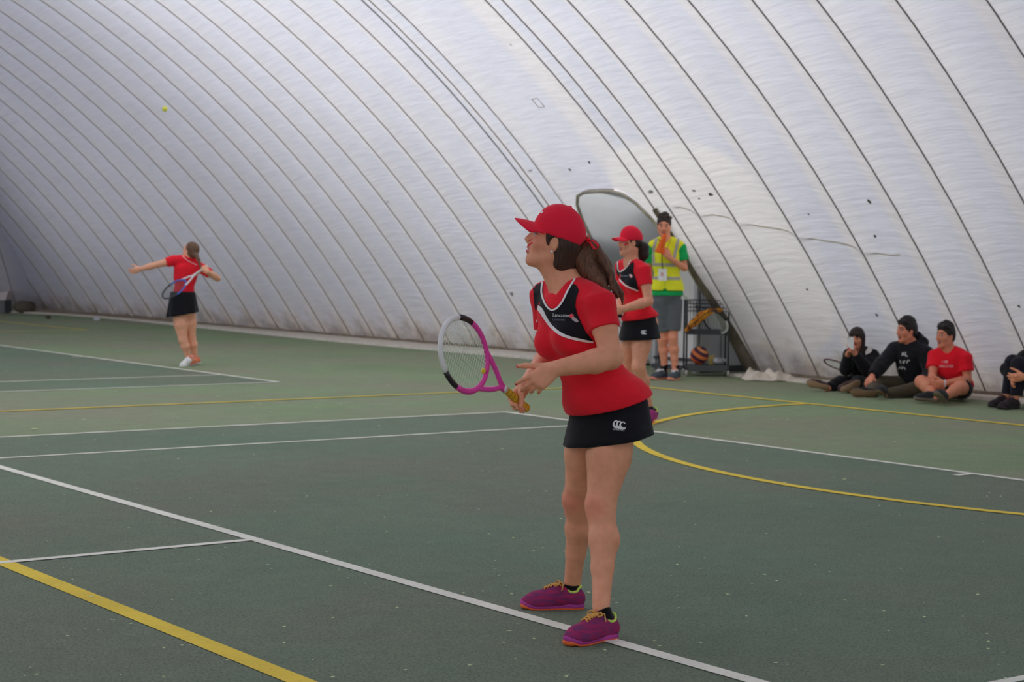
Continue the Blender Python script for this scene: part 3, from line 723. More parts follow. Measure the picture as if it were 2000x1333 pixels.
def shoe(p, heel, toe, L=None, up=(0, 0, 1), upper=(110, 40, 90), mid=None, outs=None, collar=None, lace=None, sock=None, ankle=None, wide=1., h=None, toecap=None, name='shoe', label=None):
    heel = np.asarray(heel, float); toe = np.asarray(toe, float); up = nrm(up); fx = nrm(toe-heel); up = nrm(up-fx*(up@fx)); la = np.cross(up, fx); L = L or np.linalg.norm(toe-heel); A = axes(fx, la, up); k = L/.27; h = h or p.h
    g = lambda x, y, z: heel+fx*x*L+la*y*k*wide+up*z*k
    F = Field()
    F.rc(g(.13, 0, .045), g(.45, 0, .052), .037*k, .042*k, .03); F.rc(g(.45, 0, .052), g(.72, 0, .038), .042*k, .040*k, .03); F.ell(g(.78, 0, .030), A, np.array([.060, .044*wide, .034])*k, .03)
    F.rc(g(.14, 0, .045), g(.17, 0, .066), .036*k, .035*k, .02); F.rc(g(.34, 0, .066), g(.52, 0, .056), .032*k, .034*k, .02)
    F.rc(g(.60, .012, .035), g(.72, .014, .03), .036*k, .034*k, .02)
    if sock is not None or ankle is not None: F.cut(g(.20, 0, .094), g(.21, 0, .16), .030*k, .05*k, .004)
    F.clip(g(0, 0, .018), up)
    o = p.part(name, F, cloth(upper, .002, .18, scale=30) if isinstance(upper, tuple) else upper, h, label=label)
    # sole outline
    pr = [(0.0, 0), (.015, .018), (.06, .030), (.15, .036), (.30, .033), (.45, .034), (.60, .042), (.72, .047), (.84, .044), (.93, .033), (.985, .016), (1.0, 0)]
    out = [(x, y) for x, y in pr]+[(x, -y*.92) for x, y in pr[-2:0:-1]]
    def slab(nm, z0, z1, grow, rgb):
        n = len(out); V = []; lift = lambda x: .016*max(0, (x-.75)/.25)**2
        lv = [(z0, .94), (z0+(z1-z0)*.3, 1.0), (z0+(z1-z0)*.7, 1.0), (z1, .95)]
        for z, sc in lv:
            V += [g(.5+(x-.5)*(1+grow)*(1 if sc == 1 else .985), y*(1+grow*2)*sc, z+lift(x)) for x, y in out]
        Fs = [(i*n+j, i*n+(j+1) % n, (i+1)*n+(j+1) % n, (i+1)*n+j) for i in range(3) for j in range(n)]+[tuple(range(n))[::-1], tuple(3*n+j for j in range(n))]
        return MB().add(V, Fs).build(nm, plain(rgb, .6, .3, .1, 30), o, True)
    slab('midsole', .006, .026, .012, mid or (200, 200, 200)); slab('outsole', .0, .008, .015, outs or (60, 50, 45))
    if toecap:
        T = Field(); T.ell(g(.86, 0, .016), A, np.array([.040, .040*wide, .022])*k, .01); T.clip(g(0, 0, .004), up); T.clip(g(.90, 0, 0), fx); p.part('toe_cap', T, plain(toecap, .6), h, o)
    if collar:
        pts = []
        for q in np.linspace(0, 2*math.pi, 25)[:-1]: pts.append(g(.190+.130*math.cos(q), .0335*math.sin(q), .076+.014*math.cos(q)**2+.008*(math.cos(q) < -.5)))
        MB().tube(pts, .0055*k, 7, closed=True).build('collar', plain(collar, .8), o, True)
    if lace:
        b = p.bvh(o); mb = MB()
        def top(x, y):
            q = g(x, y, .3); hit = b.ray_cast(Vector(q), Vector(-up)); return np.array(hit[0])+up*.003 if hit[0] is not None else None
        for i in range(5):
            x = .40+.052*i
            for sg in (-1, 1):
                l = [top(x+(.026*u*sg), .019*u) for u in np.linspace(-1, 1, 7)]
                if all(q is not None for q in l): mb.tube(l, .0034*k, 5)
        t0 = top(.36, 0)
        if t0 is not None:
            for sg in (-1, 1):
                mb.tube([t0, t0+(la*.025*sg+up*.012+fx*.01)*k, t0+(la*.042*sg+up*.002+fx*.018)*k, t0+(la*.03*sg-up*.004+fx*.03)*k, t0+up*.004], .0032*k, 5)
                mb.tube([t0, t0+(la*.03*sg+up*.004-fx*.004)*k, t0+(la*.046*sg-up*.022+fx*.004)*k], .0030*k, 5)
        mb.build('laces', plain(lace, .8, .2, .35, 160), o, True)
    if sock and ankle is not None:
        an = np.asarray(ankle, float); S_ = Field(); S_.rc(g(.20, 0, .06), an, .036*k, .040*k, .01); q = nrm(an-g(.2, 0, .07)); S_.clip(an, -q); p.part('sock', S_, cloth(sock, .002), h, o)
    return o
def baseball_cap(p, rgb, tilt=0., S=1., brim=True, label=None):
    """cap on the head of p (after p.head)"""
    A = p.hA; r, f, up = A; q = p.hp; S = p.hS*S; F = Field(); f2 = nrm(f*math.cos(tilt)+up*math.sin(tilt)); u2 = np.cross(r, f2); A2 = axes(r, f2, u2); c = q(0, -.012, .042)
    g = lambda x, y, z: c+S*(r*x+f2*y+u2*z)
    F.ell(g(0, 0, .0), A2, np.array([.083, .104, .093])*S, .01); F.ell(g(0, .012, .035), A2, np.array([.068, .082, .070])*S, .02)
    F.clip(g(0, 0, -.020), nrm(u2*1+f2*.10)); F.cut(g(-.0, -.13, -.03), g(0, -.075, -.02), .034*S, .036*S, .006)
    m = cloth(rgb, .0015, .05); cap = p.part('cap', F, m, min(p.h, .0045) if p.h < .006 else .006, label=label)
    na, nr = 21, 9; V = []
    for lay in (0, 1):
        for i in range(na):
            a = (-1+2*i/(na-1))*1.12
            for j in range(nr):
                t = j/(nr-1); x0, y0 = .080*math.sin(a), .099*math.cos(a); ext = .078*max(0, math.cos(a*.98))**.36
                x = x0*(1+.04*t); y = y0+ext*t; z = -.004-.024*(abs(x)/.08)**2-.008*t-.010*t*t-(.004 if lay else 0)
                V.append(g(x, y, z))
    n = na*nr; Fs = []
    for i in range(na-1):
        for j in range(nr-1):
            a = i*nr+j; Fs.append((a, a+nr, a+nr+1, a+1)); Fs.append((n+a, n+a+1, n+a+nr+1, n+a+nr))
    ed = [i*nr+nr-1 for i in range(na)]; Fs += [(ed[i], ed[i+1], n+ed[i+1], n+ed[i]) for i in range(na-1)]
    MB().add(V, Fs).build('brim', m, cap, True)
    MB().lathe([(.001, .006), (.006, .005), (.009, .001), (.009, -.003)], g(0, 0.006, .104), axes(r, f2, u2).T, 12).build('button', m, cap, True)
    p.cg = g; return cap
def racket(name, butt, A, b, frame, frame2, grip, string=(190, 200, 190), L=.685, label=None, hw=.128, hl=.172, nstr=(16, 19), throat=None, grow=1., damp=None, strr=.0008, group=None):
    """tennis racket: butt = handle end (world), A = axis towards the head, b = head width direction"""
    A = nrm(A); b = nrm(np.asarray(b, float)-A*np.dot(b, A)); n = np.cross(A, b); butt = np.asarray(butt, float); e = empty(name, tuple(butt)); tag(e, label, 'racket', group)
    g = lambda x, y, z=0: A*x+b*y+n*z
    hc = L-hl; gm = plain(grip, .85, .2, .15, 60)
    MB().tube([g(0, 0), g(.008, 0), g(.012, 0), g(.19, 0)], [.017*grow, .0175*grow, .0155*grow, .0145*grow], 8, flat=.88, upv=n).build('grip', gm, e, True)
    mb = MB()
    for x in np.linspace(.03, .18, 7): mb.tube([g(x, .0148*math.cos(q)*grow, .0138*math.sin(q)*grow)+A*.004*math.sin(q) for q in np.linspace(0, 2*math.pi, 13)[:-1]], .0012, 4, closed=True)
    mb.build('grip_wrap', plain(tuple(int(x*.7) for x in grip), .9), e, True)
    m1, m2 = plain(frame, .35, .5, .04, 20), plain(frame2, .35, .5, .04, 20); mt = plain(throat or frame, .35, .5, .04, 20)
    ang = np.linspace(0, 2*math.pi, 65)
    def hp(q): return g(hc+hl*math.cos(q), hw*math.sin(q))
    def seg(nm, q0, q1, mat, r=.0118): 
        qs = np.linspace(q0, q1, max(4, int(abs(q1-q0)*10))); MB().tube([hp(q) for q in qs], r*grow, 8, flat=.72, upv=n).build(nm, mat, e, True)
    seg('frame', -1.0, 1.0, m2); seg('frame', 1.0, 1.55, plain((32, 30, 32), .35, .5) if frame2 != frame else m1); seg('frame', -1.55, -1.0, plain((32, 30, 32), .35, .5) if frame2 != frame else m1)
    seg('frame', 1.55, math.pi, m1); seg('frame', -math.pi, -1.55, m1)
    for sg in (-1, 1): MB().tube(spline([g(.19, .004*sg), g(.225, .010*sg), g(.285, .042*sg), g(hc+hl*math.cos(2.52), sg*hw*math.sin(2.52))], 6), [.0105*grow]*19, 8, flat=.9, upv=n).build('throat', mt, e, True)
    MB().tube([g(.185, 0), g(.205, 0)], [.0155*grow, .014*grow], 8, upv=n).build('throat_cap', plain((205, 200, 192), .5), e, True)
    st = plain(string, .5, .3); mb = MB()
    for y in np.linspace(-.86, .86, nstr[0]): x = hl*math.sqrt(1-y*y)*.97; mb.tube([g(hc-x, y*hw, .0006), g(hc+x, y*hw, .0006)], strr, 4)
    for x in np.linspace(-.88, .88, nstr[1]): y = hw*math.sqrt(1-x*x)*.97; mb.tube([g(hc+x*hl, -y, -.0006), g(hc+x*hl, y, -.0006)], strr, 4)
    mb.build('string_bed', st, e)
    if damp:
        MB().lathe([(.002, -.006), (.009, -.005), (.011, 0), (.009, .005), (.002, .006)], g(hc-hl+.022, 0), axes(A, b, n).T, 16).build('vibration_damper', plain(damp, .5), e, True)
    return e
# ================================================================== PLAYER IN THE FOREGROUND
RED, BLACK = (196, 24, 36), (22, 22, 26)
M_RED = cloth((222, 28, 42), .004, .06); M_BLACK = cloth(BLACK, .002, .1); M_PIPE = cloth((222, 214, 224), .001, .03); M_PRINT = plain((214, 210, 214), .7, .2, .03)
M_HAIR1 = hair_mat((32, 22, 20), (74, 50, 38), 'dark_brown_hair')
P = Person((-5.41, -2.48), 'woman in a red cap gripping a pink racket in the foreground', .0045, (236, 141, 112))
J = P.J
H, Ct, N = J(1190, 787, 0), J(1120, 648, -.01), J(1112, 560, 0); left = np.array([.61, -.79, 0])
SL, SR = J(1170, 592, -.135), J(1066, 578, .15); EL, WL = J(1194, 700, -.20), J(1082, 721, -.27); ER = J(1076, 692, .19)
HL, HR = J(1204, 800, -.05), J(1160, 800, .06); KL, KR = J(1174, 985, -.135), J(1128, 975, .16); AL, AR = J(1174, 1188, -.29), J(1118, 1142, .30)
B = P.B
A1 = P.torso(B, H, Ct, N, left, .97, 0, .02, butt=.78); P.shoulders(B, N, SL, SR, .05)
fl = nrm([-.85, -.5, 0]); fr = nrm([-.97, -.15, 0])
P.leg(B, HL, KL, AL, (.088, .086, .056, .0575, .033), fl); P.leg(B, HR, KR, AR, (.086, .082, .054, .055, .034), fr)
P.arm(B, SL, EL, WL, (.050, .046, .042, .047, .030))
# racket, held by its grip
butt = J(1029, 798, -.07); RB = np.array([.03, .06, .14])
RA = nrm(min((J(907, 693, d_)-butt for d_ in np.linspace(-.65, -.15, 101)), key=lambda v: abs(np.linalg.norm(v)-.513)))
gc = butt+RA*.055
WR = P.grip(B, gc, RA, np.array([-.45, .1, -.9]), +1, .97, .017)
P.arm(B, SR, ER, WR, (.048, .044, .040, .044, .029))
tipsL, nL = P.hand(B, WL, J(1041, 751, -.29)-WL, np.array([-.62, .22, .75]), -1, curl=(.22, .42, .62, .72), sc=1.0, thumb=.15, tcurl=.1, spread=.25)
P.nails(tipsL, (186, 40, 52))
hc = J(1081, 472, -.01); hf = nrm([-.95, .02, .30]); hu = nrm([.30, -.02, .95])
P.head(hc, hf, hu, .96, lips=(172, 96, 92)); hp = P.hp
B.rc(hp(0, -.030, -.060), N+np.array([.004, 0, .0]), .052, .055, .03); B.rc(hp(0, .004, -.082), N+P.fwd*.03-np.array([0, 0, .02]), .040, .045, .03)
for K_ in (KL, KR): P.blush(K_+np.array([-.03, -.03, -.01]), .07, (186, 96, 82), .45)
P.blush(hp(-.05, .06, -.03), .05, (200, 120, 104), .5)
body1 = P.body()
# shirt
S = Field(); P.torso(S, H, Ct, N, left, .97, .011, .026); P.shoulders(S, N, SL, SR, .05, .010)
for a, b, fr_ in ((SL, EL, .47), (SR, ER, .55)):
    d = b-a; S.cone(a-d*.06, a+d*fr_, .056, .061, .03)
M_ = H*.5+Ct*.5; S.ell(M_+P.fwd*.012, A1, np.array([.132, .105, .17]), .04)
S.cut(N+np.array([-.0, 0, .10]), N-P.up*.004+P.fwd*.012, .062, .052, .006)
S.cut(N+P.fwd*.06+np.array([0, 0, .06]), J(1081, 570, -.07), .050, .016, .004)
hemL, hemR = J(1262, 768, -.1), J(1112, 812, .05)
hn = nrm(np.cross(P.left*1.0, nrm(hemL-hemR))); hn = hn if hn[2] > 0 else -hn
S.ell(J(1182, 786, 0), axes(nrm(left), np.cross(nrm(left), np.array([0, 0, 1.])), np.array([0, 0, 1.])), np.array([.190, .152, .12]), .05)
S.clip(J(1152, 811, -.12), nrm([-.27, -.08, .96]))
shirt1 = P.part('shirt', S, M_RED, .0045)
# skirt
up = P.up; axL = nrm(left); axF = np.array([-axL[1]*-1, axL[0], 0]); axF = np.cross(axL, np.array([0, 0, 1.]))
sk = skirt(P, J(1193, 762, 0), J(1187, 858, .0), nrm(left+np.array([0, 0, .0])), axF, (.152, .116), (.200, .158), M_BLACK, wave=.006, nw=5, hem=lambda a: .030*math.cos(a+.9)-.004)
wb_ = P.bvh(shirt1); bs = P.bvh(sk)
# black yoke, white piping, piping round the collar, club lettering
yoke = [(1041, 556), (1062, 548), (1060, 575), (1066, 592), (1074, 602), (1083, 604), (1094, 596), (1103, 583), (1112, 566), (1118, 554), (1127, 559), (1131, 568), (1126, 582), (1124, 598), (1128, 614), (1136, 632), (1144, 648), (1160, 668), (1140, 665), (1118, 660), (1096, 652), (1080, 640), (1068, 624), (1060, 611), (1052, 603), (1046, 606), (1044, 590)]
P.decal('yoke', poly2d(yoke, 3.2), wb_, M_BLACK, shirt1, .0022)
P.decal('piping', band2d([(1049, 606), (1052, 602), (1058, 607), (1066, 621), (1078, 638), (1094, 652), (1114, 660), (1136, 665), (1158, 669)], [4, 9, 9, 7, 6, 6, 5, 5, 4]), wb_, M_PIPE, shirt1, .0036)
P.decal('collar_piping', band2d([(1060, 552), (1059, 572), (1064, 590), (1072, 602), (1080, 606), (1090, 601), (1100, 588), (1110, 568), (1122, 548), (1132, 531)], 3.4), wb_, M_PIPE, shirt1, .0040)
P.decal('club_name', text2d('Lancaster', 1080.5, 618.8, 10.5, .05, .80, .012), wb_, plain((190, 196, 206), .7), shirt1, .0040, one=False)
P.decal('club_name', text2d('University', 1080.5, 626.8, 6.8, .05, .85), wb_, plain((96, 102, 116), .7), shirt1, .0040, one=False)
rose = [(1117+4.5*math.cos(a), 618+5*math.sin(a)) for a in np.linspace(0, 2*math.pi, 11)[:-1]]
P.decal('emblem', poly2d(rose, 2.2), wb_, plain((196, 70, 84), .7), shirt1, .0040)
P.decal('emblem', poly2d([(1116, 622), (1121, 619), (1128, 625), (1130, 629), (1126, 631), (1119, 627)], 2.2), wb_, plain((150, 140, 144), .7), shirt1, .0044)
P.decal('chest_mark', band2d([(1048, 616), (1050, 624), (1049, 629)], [2, 4, 2]), wb_, M_PIPE, shirt1, .0036)
# sleeve seam line
# maker's mark on the skirt: three overlapping C shapes and the name
for k in range(3):
    x0 = 1197+k*6.3; y0 = 822+k*1.2
    c = [(x0+11.5, y0+4.0), (x0+8.5, y0+1.2), (x0+5, y0+1.0), (x0+2.2, y0+4), (x0+1.9, y0+8.5), (x0+4.2, y0+12), (x0+8.5, y0+13.2), (x0+12.2, y0+11.6)]
    P.decal('maker_mark', band2d(c, [1.6, 2.2, 2.4, 2.8, 4.0, 5.0, 4.4, 2.0], 5), bs, M_PRINT, sk, .0022+.0002*k)
P.decal('maker_mark', text2d('canterbury', 1196.6, 840.2, 6.0, .09, .88, .02), bs, M_PRINT, sk, .0024, one=False)
# cap, hair, ribbon, earring
cap1 = baseball_cap(P, (232, 30, 52), tilt=.13, S=1.07)
Hr = Field(); A = P.hA
Hr.ell(hp(0, -.020, .018), A, np.array([.080, .092, .078]), .02); Hr.rc(hp(-.055, -.035, -.01), hp(-.05, -.05, -.075), .030, .026, .025); Hr.rc(hp(.055, -.035, -.01), hp(.05, -.05, -.075), .030, .026, .025)
Hr.rc(hp(0, -.07, -.02), hp(0, -.075, -.085), .052, .045, .03); Hr.rc(hp(-.060, .022, .01), hp(-.066, .006, -.012), .012, .008, .012); Hr.rc(hp(.060, .022, .01), hp(.066, .006, -.012), .012, .008, .012)
Hr.ell(hp(0, .075, -.02), A, np.array([.085, .058, .075]), .012, True)
for q in (-1, 1): Hr.ell(hp(q*.085, -.002, -.012), A, np.array([.022, .022, .032]), .008, True)
P.part('hair', Hr, M_HAIR1, .0045)
Pt = Field(); pp = [J(1143, 472, .0), J(1158, 484, -.0), J(1166, 508, -.0), J(1176, 535, -.005), J(1190, 562, -.015), J(1199, 585, -.02)]
rng = np.random.default_rng(4)
for i in range(15):
    o_ = rng.normal(0, 1, 3)*.013; q_ = [pp[0]+o_*.35, pp[1]+o_*.6]+[pp[k]+o_*(1.0+.12*k)+np.array([.004*k*rng.normal(0, .5), 0, 0]) for k in (2, 3, 4, 5)]
    q_[-1] = q_[-2]+(q_[-1]-q_[-2])*rng.uniform(.4, 1.3); Pt.chain(q_, [.013, .017, .018, .015, .010, .003], .006)
Pt.chain([hp(0, -.085, -.02), J(1135, 505, 0), J(1150, 530, -.02), J(1168, 548, -.05), J(1186, 572, -.06)], [.040, .040, .034, .024, .008], .02)
P.part('ponytail', Pt, hair_mat((46, 30, 24), (116, 80, 58), 'brown_ponytail'), .004)
rb = MB(); k0 = J(1149, 469, -.03)
def ribbon(path, w=.007):
    c = spline(path, 6); rb.tube(c, [w]*len(c), 6, flat=.22)
ribbon([k0, J(1158, 470, -.06), J(1168, 480, -.07), J(1163, 487, -.06), J(1155, 478, -.05), k0], .008); ribbon([k0, J(1151, 463, -.03), J(1149, 458, -.03), J(1146, 464, -.03), k0], .006); ribbon([k0, J(1143, 476, -.03), J(1140, 481, -.02)], .006)
rb.lathe([(.001, -.008), (.007, -.005), (.009, 0), (.007, .005), (.001, .008)], k0).build('ribbon', plain((206, 28, 40), .6), P.e, True)
ea = hp(-.082, -.006, -.040); MB().lathe([(.001, -.0055), (.004, -.0038), (.0055, 0), (.004, .0038), (.001, .0055)], ea, None, 14).build('earring', plain((226, 222, 220), .25, .6), P.e, True)
# cap badge, face paint
bb = P.bvh(body1); M_FP = plain((190, 42, 56), .7, .2, .2, 200)
P.decal('face_paint', band2d([(1031, 481), (1035, 478), (1040, 473)], [2.6, 3.4, 2.0]), bb, M_FP, P.e, .0009); P.decal('face_paint', band2d([(1032, 471), (1037, 469), (1041, 466)], [1.2, 1.6, 1.0]), bb, M_FP, P.e, .0009)
bc = P.bvh(cap1); P.decal('cap_badge', poly2d([(1056, 416), (1061, 412), (1062, 414), (1058, 418)], 1.6), bc, M_PRINT, cap1, .002)
# shoes
PUR, MAG = (104, 42, 84), (150, 54, 128)
up1 = NT('purple_knit'); tc_ = up1.n('ShaderNodeTexCoord').outputs['Object']; mp_ = up1.n('ShaderNodeMapping'); up1.l(tc_, mp_.inputs[0]); mp_.inputs['Scale'].default_value = (12, 12, 70)
nz_ = up1.noise(mp_.outputs[0], 2.0, 3); up1.prin(up1.ramp(nz_, [(.3, lin((84, 46, 84))), (.5, lin((118, 38, 82))), (.7, lin((150, 36, 76)))]), .8, up1.bump(nz_, .4, .002), .2)
shl = J(1203, 1232, -.27); stl = J(1103, 1246, -.445); shl[2] = stl[2] = 0
shr = J(1141, 1187, .29); str_ = J(1019, 1181, .27); shr[2] = str_[2] = 0
shoe(P, shl, stl, .262, upper=up1.m, mid=MAG, outs=(206, 84, 40), collar=(170, 200, 84), lace=(232, 140, 74), sock=(16, 16, 18), ankle=AL+(shl-AL)*.0+np.array([.0, 0, -.012]), toecap=(210, 96, 44))
shoe(P, shr, str_, .262, upper=up1.m, mid=MAG, outs=(206, 84, 40), collar=(170, 200, 84), lace=(232, 140, 74), sock=(16, 16, 18), ankle=AR+np.array([0, 0, -.012]), toecap=(210, 96, 44))
# her racket
wA = P.R*RA[0]+P.Fh*RA[1]+np.array([0, 0, RA[2]]); wB = P.R*RB[0]+P.Fh*RB[1]+np.array([0, 0, RB[2]])
racket('tennis_racket', P.toworld(butt), wA, wB, (206, 56, 140), (214, 206, 196), (190, 146, 44), (176, 204, 178), strr=.0007, label='pink and white tennis racket with yellow grip held by the foreground player', damp=(226, 176, 36), throat=(214, 66, 150), nstr=(18, 20))
# ================================================================== THE OTHER PEOPLE
def W3(p, v): return p.R*v[0]+p.Fh*v[1]+np.array([0, 0, v[2]])
def neck(p, N, r=.055, fw=.02): p.B.rc(p.hp(0, -.028, -.06), N, r, r*1.05, .03); p.B.rc(p.hp(0, .0, -.08), N+p.fwd*fw-p.up*.02, r*.8, r*.85, .03)
def short_hair(p, mat, h=None, top=.0, fringe=0.):
    F = Field(); q = p.hp; A = p.hA; S = p.hS
    F.ell(q(0, -.020, .030+top), A, np.array([.083, .099, .098])*S, .02); F.ell(q(0, -.045, -.005), A, np.array([.080, .067, .086])*S, .02)
    F.ell(q(0, .100, -.030), A, np.array([.066, .064, .098])*S, .010, True)
    for k in (-1, 1): F.ell(q(k*.080, .052, -.055), A, np.array([.040, .042, .075])*S, .008, True); F.ell(q(k*.088, -.006, -.020), A, np.array([.022, .022, .036])*S, .006, True)
    rg = np.random.default_rng(int(abs(p.O[1])*100))
    for k in range(34):
        az, el_ = rg.uniform(0, 2*math.pi), rg.uniform(.25, 1.5); dv = np.array([math.cos(el_)*math.cos(az), math.cos(el_)*math.sin(az), math.sin(el_)])
        if dv[1] > .75 and dv[2] < .62: continue
        b0 = np.array([0, -.020, .045+top])+dv*np.array([.076, .092, .080]); t0 = dv*.55+np.array([.25*(1 if fringe else -1), .5 if fringe else .3, .25]); F.rc(q(*b0), q(*(b0+nrm(t0)*.026)), .015*S, .005*S, .008)
    if fringe: F.rc(q(-.040, .056, .086+top), q(.036, .060, .082+top), .018*S, .018*S, .03)
    return p.part('hair', F, mat, h or p.h)
def full_jacket(p, H, Ct, N, left, SL, SR, EL, ER, WL, WR, mat, off=.02, name='jacket', cuff=.93, hem=None, w=1., neckcut=.058, belly=0.):
    S = Field(); p.torso(S, H, Ct, N, left, w, off, 0, belly); p.shoulders(S, N, SL, SR, .052, off)
    for s_, e_, w_ in ((SL, EL, WL), (SR, ER, WR)):
        if s_ is None: continue
        d = w_-e_; S.rc(s_, e_, .052+off, .046+off, .03); S.rc(e_, e_+d*.3, .046+off, .046+off, .02); S.cone(e_+d*.25, e_+d*cuff, .046+off, .034+off*.8, .015)
    S.cut(N+np.array([0, 0, .12]), N+p.fwd*.02+np.array([0, 0, .0]), neckcut+.012, neckcut-.006, .006)
    if hem is not None: S.clip(*hem)
    return p.part(name, S, mat)
def pants(p, H, legs, mat, off=.016, upto=.9, name='trousers', w=1., A=None):
    S = Field(); A = p.A if A is None else A
    S.ell(H+p.up*.0, A, np.array([.160, .115, .10])*w+off, .04)
    for Hp, K, An in legs:
        S.rc(Hp, K, .088+off, .058+off, .03)
        if upto > 0: S.cone(K, K+(An-K)*upto, .058+off, .046+off, .02); S.rc(K, K+(An-K)*.3, .06+off, .058+off, .02)
    return p.part(name, S, mat)
def shorts(p, H, legs, mat, frac=.8, off=.03, r1=.10):
    S = Field(); S.ell(H+p.up*.02, p.A, np.array([.160, .118, .13])+.014, .04)
    for Hp, K, _ in legs: S.cone(Hp+(Hp-K)*.1, Hp+(K-Hp)*frac, r1, .072+off, .03)
    return p.part('shorts', S, mat)

# ---------------- second player in a red cap, standing behind
P = Person((.50, 4.02), 'woman in a red cap crouching behind the foreground player, in front of the umpire', .0065, (230, 141, 114)); J = P.J; B = P.B
H, Ct, N = J(1250, 627), J(1240, 553), J(1233, 513); left = np.array([.6, -.8, 0])
SL, SR = J(1257, 528, -.12), J(1215, 521, .14); EL, WL = J(1267, 589, -.18), J(1217, 604, -.26); ER, WR = J(1216, 578, .16), J(1209, 612, -.05)
HL, HR = J(1258, 637, -.05), J(1238, 637, .06); KL, KR = J(1247, 716, -.12), J(1224, 718, .12); AL, AR = J(1268, 796, .02), J(1232, 806, .2)
A1 = P.torso(B, H, Ct, N, left, .95, 0, .015); P.shoulders(B, N, SL, SR, .05)
P.leg(B, HL, KL, AL, (.088, .084, .056, .055, .034)); P.leg(B, HR, KR, AR, (.088, .084, .056, .055, .034)); P.arm(B, SL, EL, WL); P.arm(B, SR, ER, WR)
P.hand(B, WL, np.array([-.9, -.2, -.25]), np.array([-.2, 0, 1.]), -1, curl=.4); t_, _ = P.hand(B, WR, np.array([-.8, -.3, -.5]), np.array([-.4, 0, .9]), 1, curl=.95); P.nails(t_, (170, 40, 56), .012)
P.head(J(1230, 474, -.02), [-.93, -.34, .06], [.05, 0, 1], .97, lips=(168, 92, 92)); neck(P, N)
body = P.body()
S = Field(); P.torso(S, H, Ct, N, left, .95, .012, .02); P.shoulders(S, N, SL, SR, .05, .010)
for a, b in ((SL, EL), (SR, ER)): S.cone(a-(b-a)*.06, a+(b-a)*.48, .057, .061, .03)
S.ell(H+np.array([0, 0, .0]), A1, np.array([.186, .150, .12]), .05); S.cut(N+np.array([0, 0, .10]), N+P.fwd*.012, .062, .050, .006); S.cut(N+P.fwd*.06+np.array([0, 0, .06]), N+P.fwd*.085-P.up*.04, .048, .016, .004); S.clip(J(1222, 629, -.12), nrm([-.18, -.05, .98]))
sh = P.part('shirt', S, M_RED); bv = P.bvh(sh)
axL = nrm(left); axF = np.cross(axL, np.array([0, 0, 1.])); sk = skirt(P, J(1250, 606), J(1248, 663), axL, axF, (.136, .104), (.212, .165), M_BLACK, wave=.008, nw=5, hem=lambda a: .012*math.cos(a+.9)); bk = P.bvh(sk)
P.decal('yoke', poly2d([(1205, 513), (1209, 527), (1214, 532), (1227, 521), (1236, 511), (1239, 516), (1237, 531), (1242, 544), (1248, 567), (1236, 563), (1223, 556), (1211, 545), (1205, 533)], 2.2), bv, M_BLACK, sh, .004)
P.decal('piping', band2d([(1204, 532), (1210, 546), (1223, 558), (1246, 568)], 2.4), bv, M_PIPE, sh, .006); P.decal('collar_piping', band2d([(1207, 511), (1208, 526), (1213, 531), (1224, 523), (1233, 509), (1241, 500)], 1.8), bv, M_PIPE, sh, .006)
P.decal('club_name', text2d('Lancaster', 1213, 540.5, 4.6, .0, .85, .01), bv, plain((130, 138, 156), .7), sh, .006, one=False); P.decal('emblem', poly2d([(1229, 537), (1233, 536), (1236, 540), (1234, 544), (1231, 542)], 1.5), bv, plain((206, 150, 156), .7), sh, .006)
for k in range(3):
    x0 = 1252.5+k*2.6; P.decal('maker_mark', band2d([(x0+4.6, 647.5), (x0+2.2, 646.2), (x0+.6, 648.5), (x0+1.8, 652), (x0+5, 652.6)], [.8, 1.1, 1.6, 2.0, 1.2], 4), bk, M_PRINT, sk, .003+.0003*k)
baseball_cap(P, (230, 32, 52), tilt=.05, S=1.05)
Hr = Field(); q = P.hp; A = P.hA; Hr.ell(q(0, -.022, .015), A, np.array([.079, .09, .078]), .02); Hr.ell(q(0, .07, -.02), A, np.array([.085, .06, .09]), .01, True)
for k in (-1, 1): Hr.ell(q(k*.085, -.002, -.012), A, np.array([.022, .024, .034]), .006, True)
Hr.chain([q(0, -.095, -.01), q(0, -.135, -.035), q(.0, -.145, -.10), q(.0, -.125, -.18)], [.030, .048, .045, .014], .02); P.part('hair', Hr, hair_mat((26, 20, 20), (52, 38, 34), 'black_brown_hair'))
bb = P.bvh(body); P.decal('face_paint', band2d([(1220, 479), (1223, 477), (1227, 475.5)], [3, 3.6, 3]), bb, M_FP, P.e, .003)
h1 = J(1280, 812, .02); t1 = J(1262, 826, -.16); h1[2] = .05; t1[2] = 0; shoe(P, h1, t1, .25, up=(.25, .2, 1), upper=(132, 40, 96), mid=MAG, outs=(206, 84, 40), collar=(170, 200, 84), sock=(20, 20, 20), ankle=AL+np.array([0, 0, -.01]))
h2 = AR+np.array([.03, .02, 0]); t2 = AR+np.array([-.2, -.06, 0]); h2[2] = t2[2] = 0; shoe(P, h2, t2, .25, upper=(132, 40, 96), mid=MAG, outs=(206, 84, 40), collar=(170, 200, 84), sock=(20, 20, 20), ankle=AR)
ra = nrm([-.55, -.75, .2]); bt = J(1213, 618, -.12); racket('tennis_racket', P.toworld(bt), W3(P, ra), W3(P, np.array([.1, .1, 1.])), (60, 60, 66), (190, 188, 186), (40, 40, 44), label='grey tennis racket held by the woman behind the foreground player')

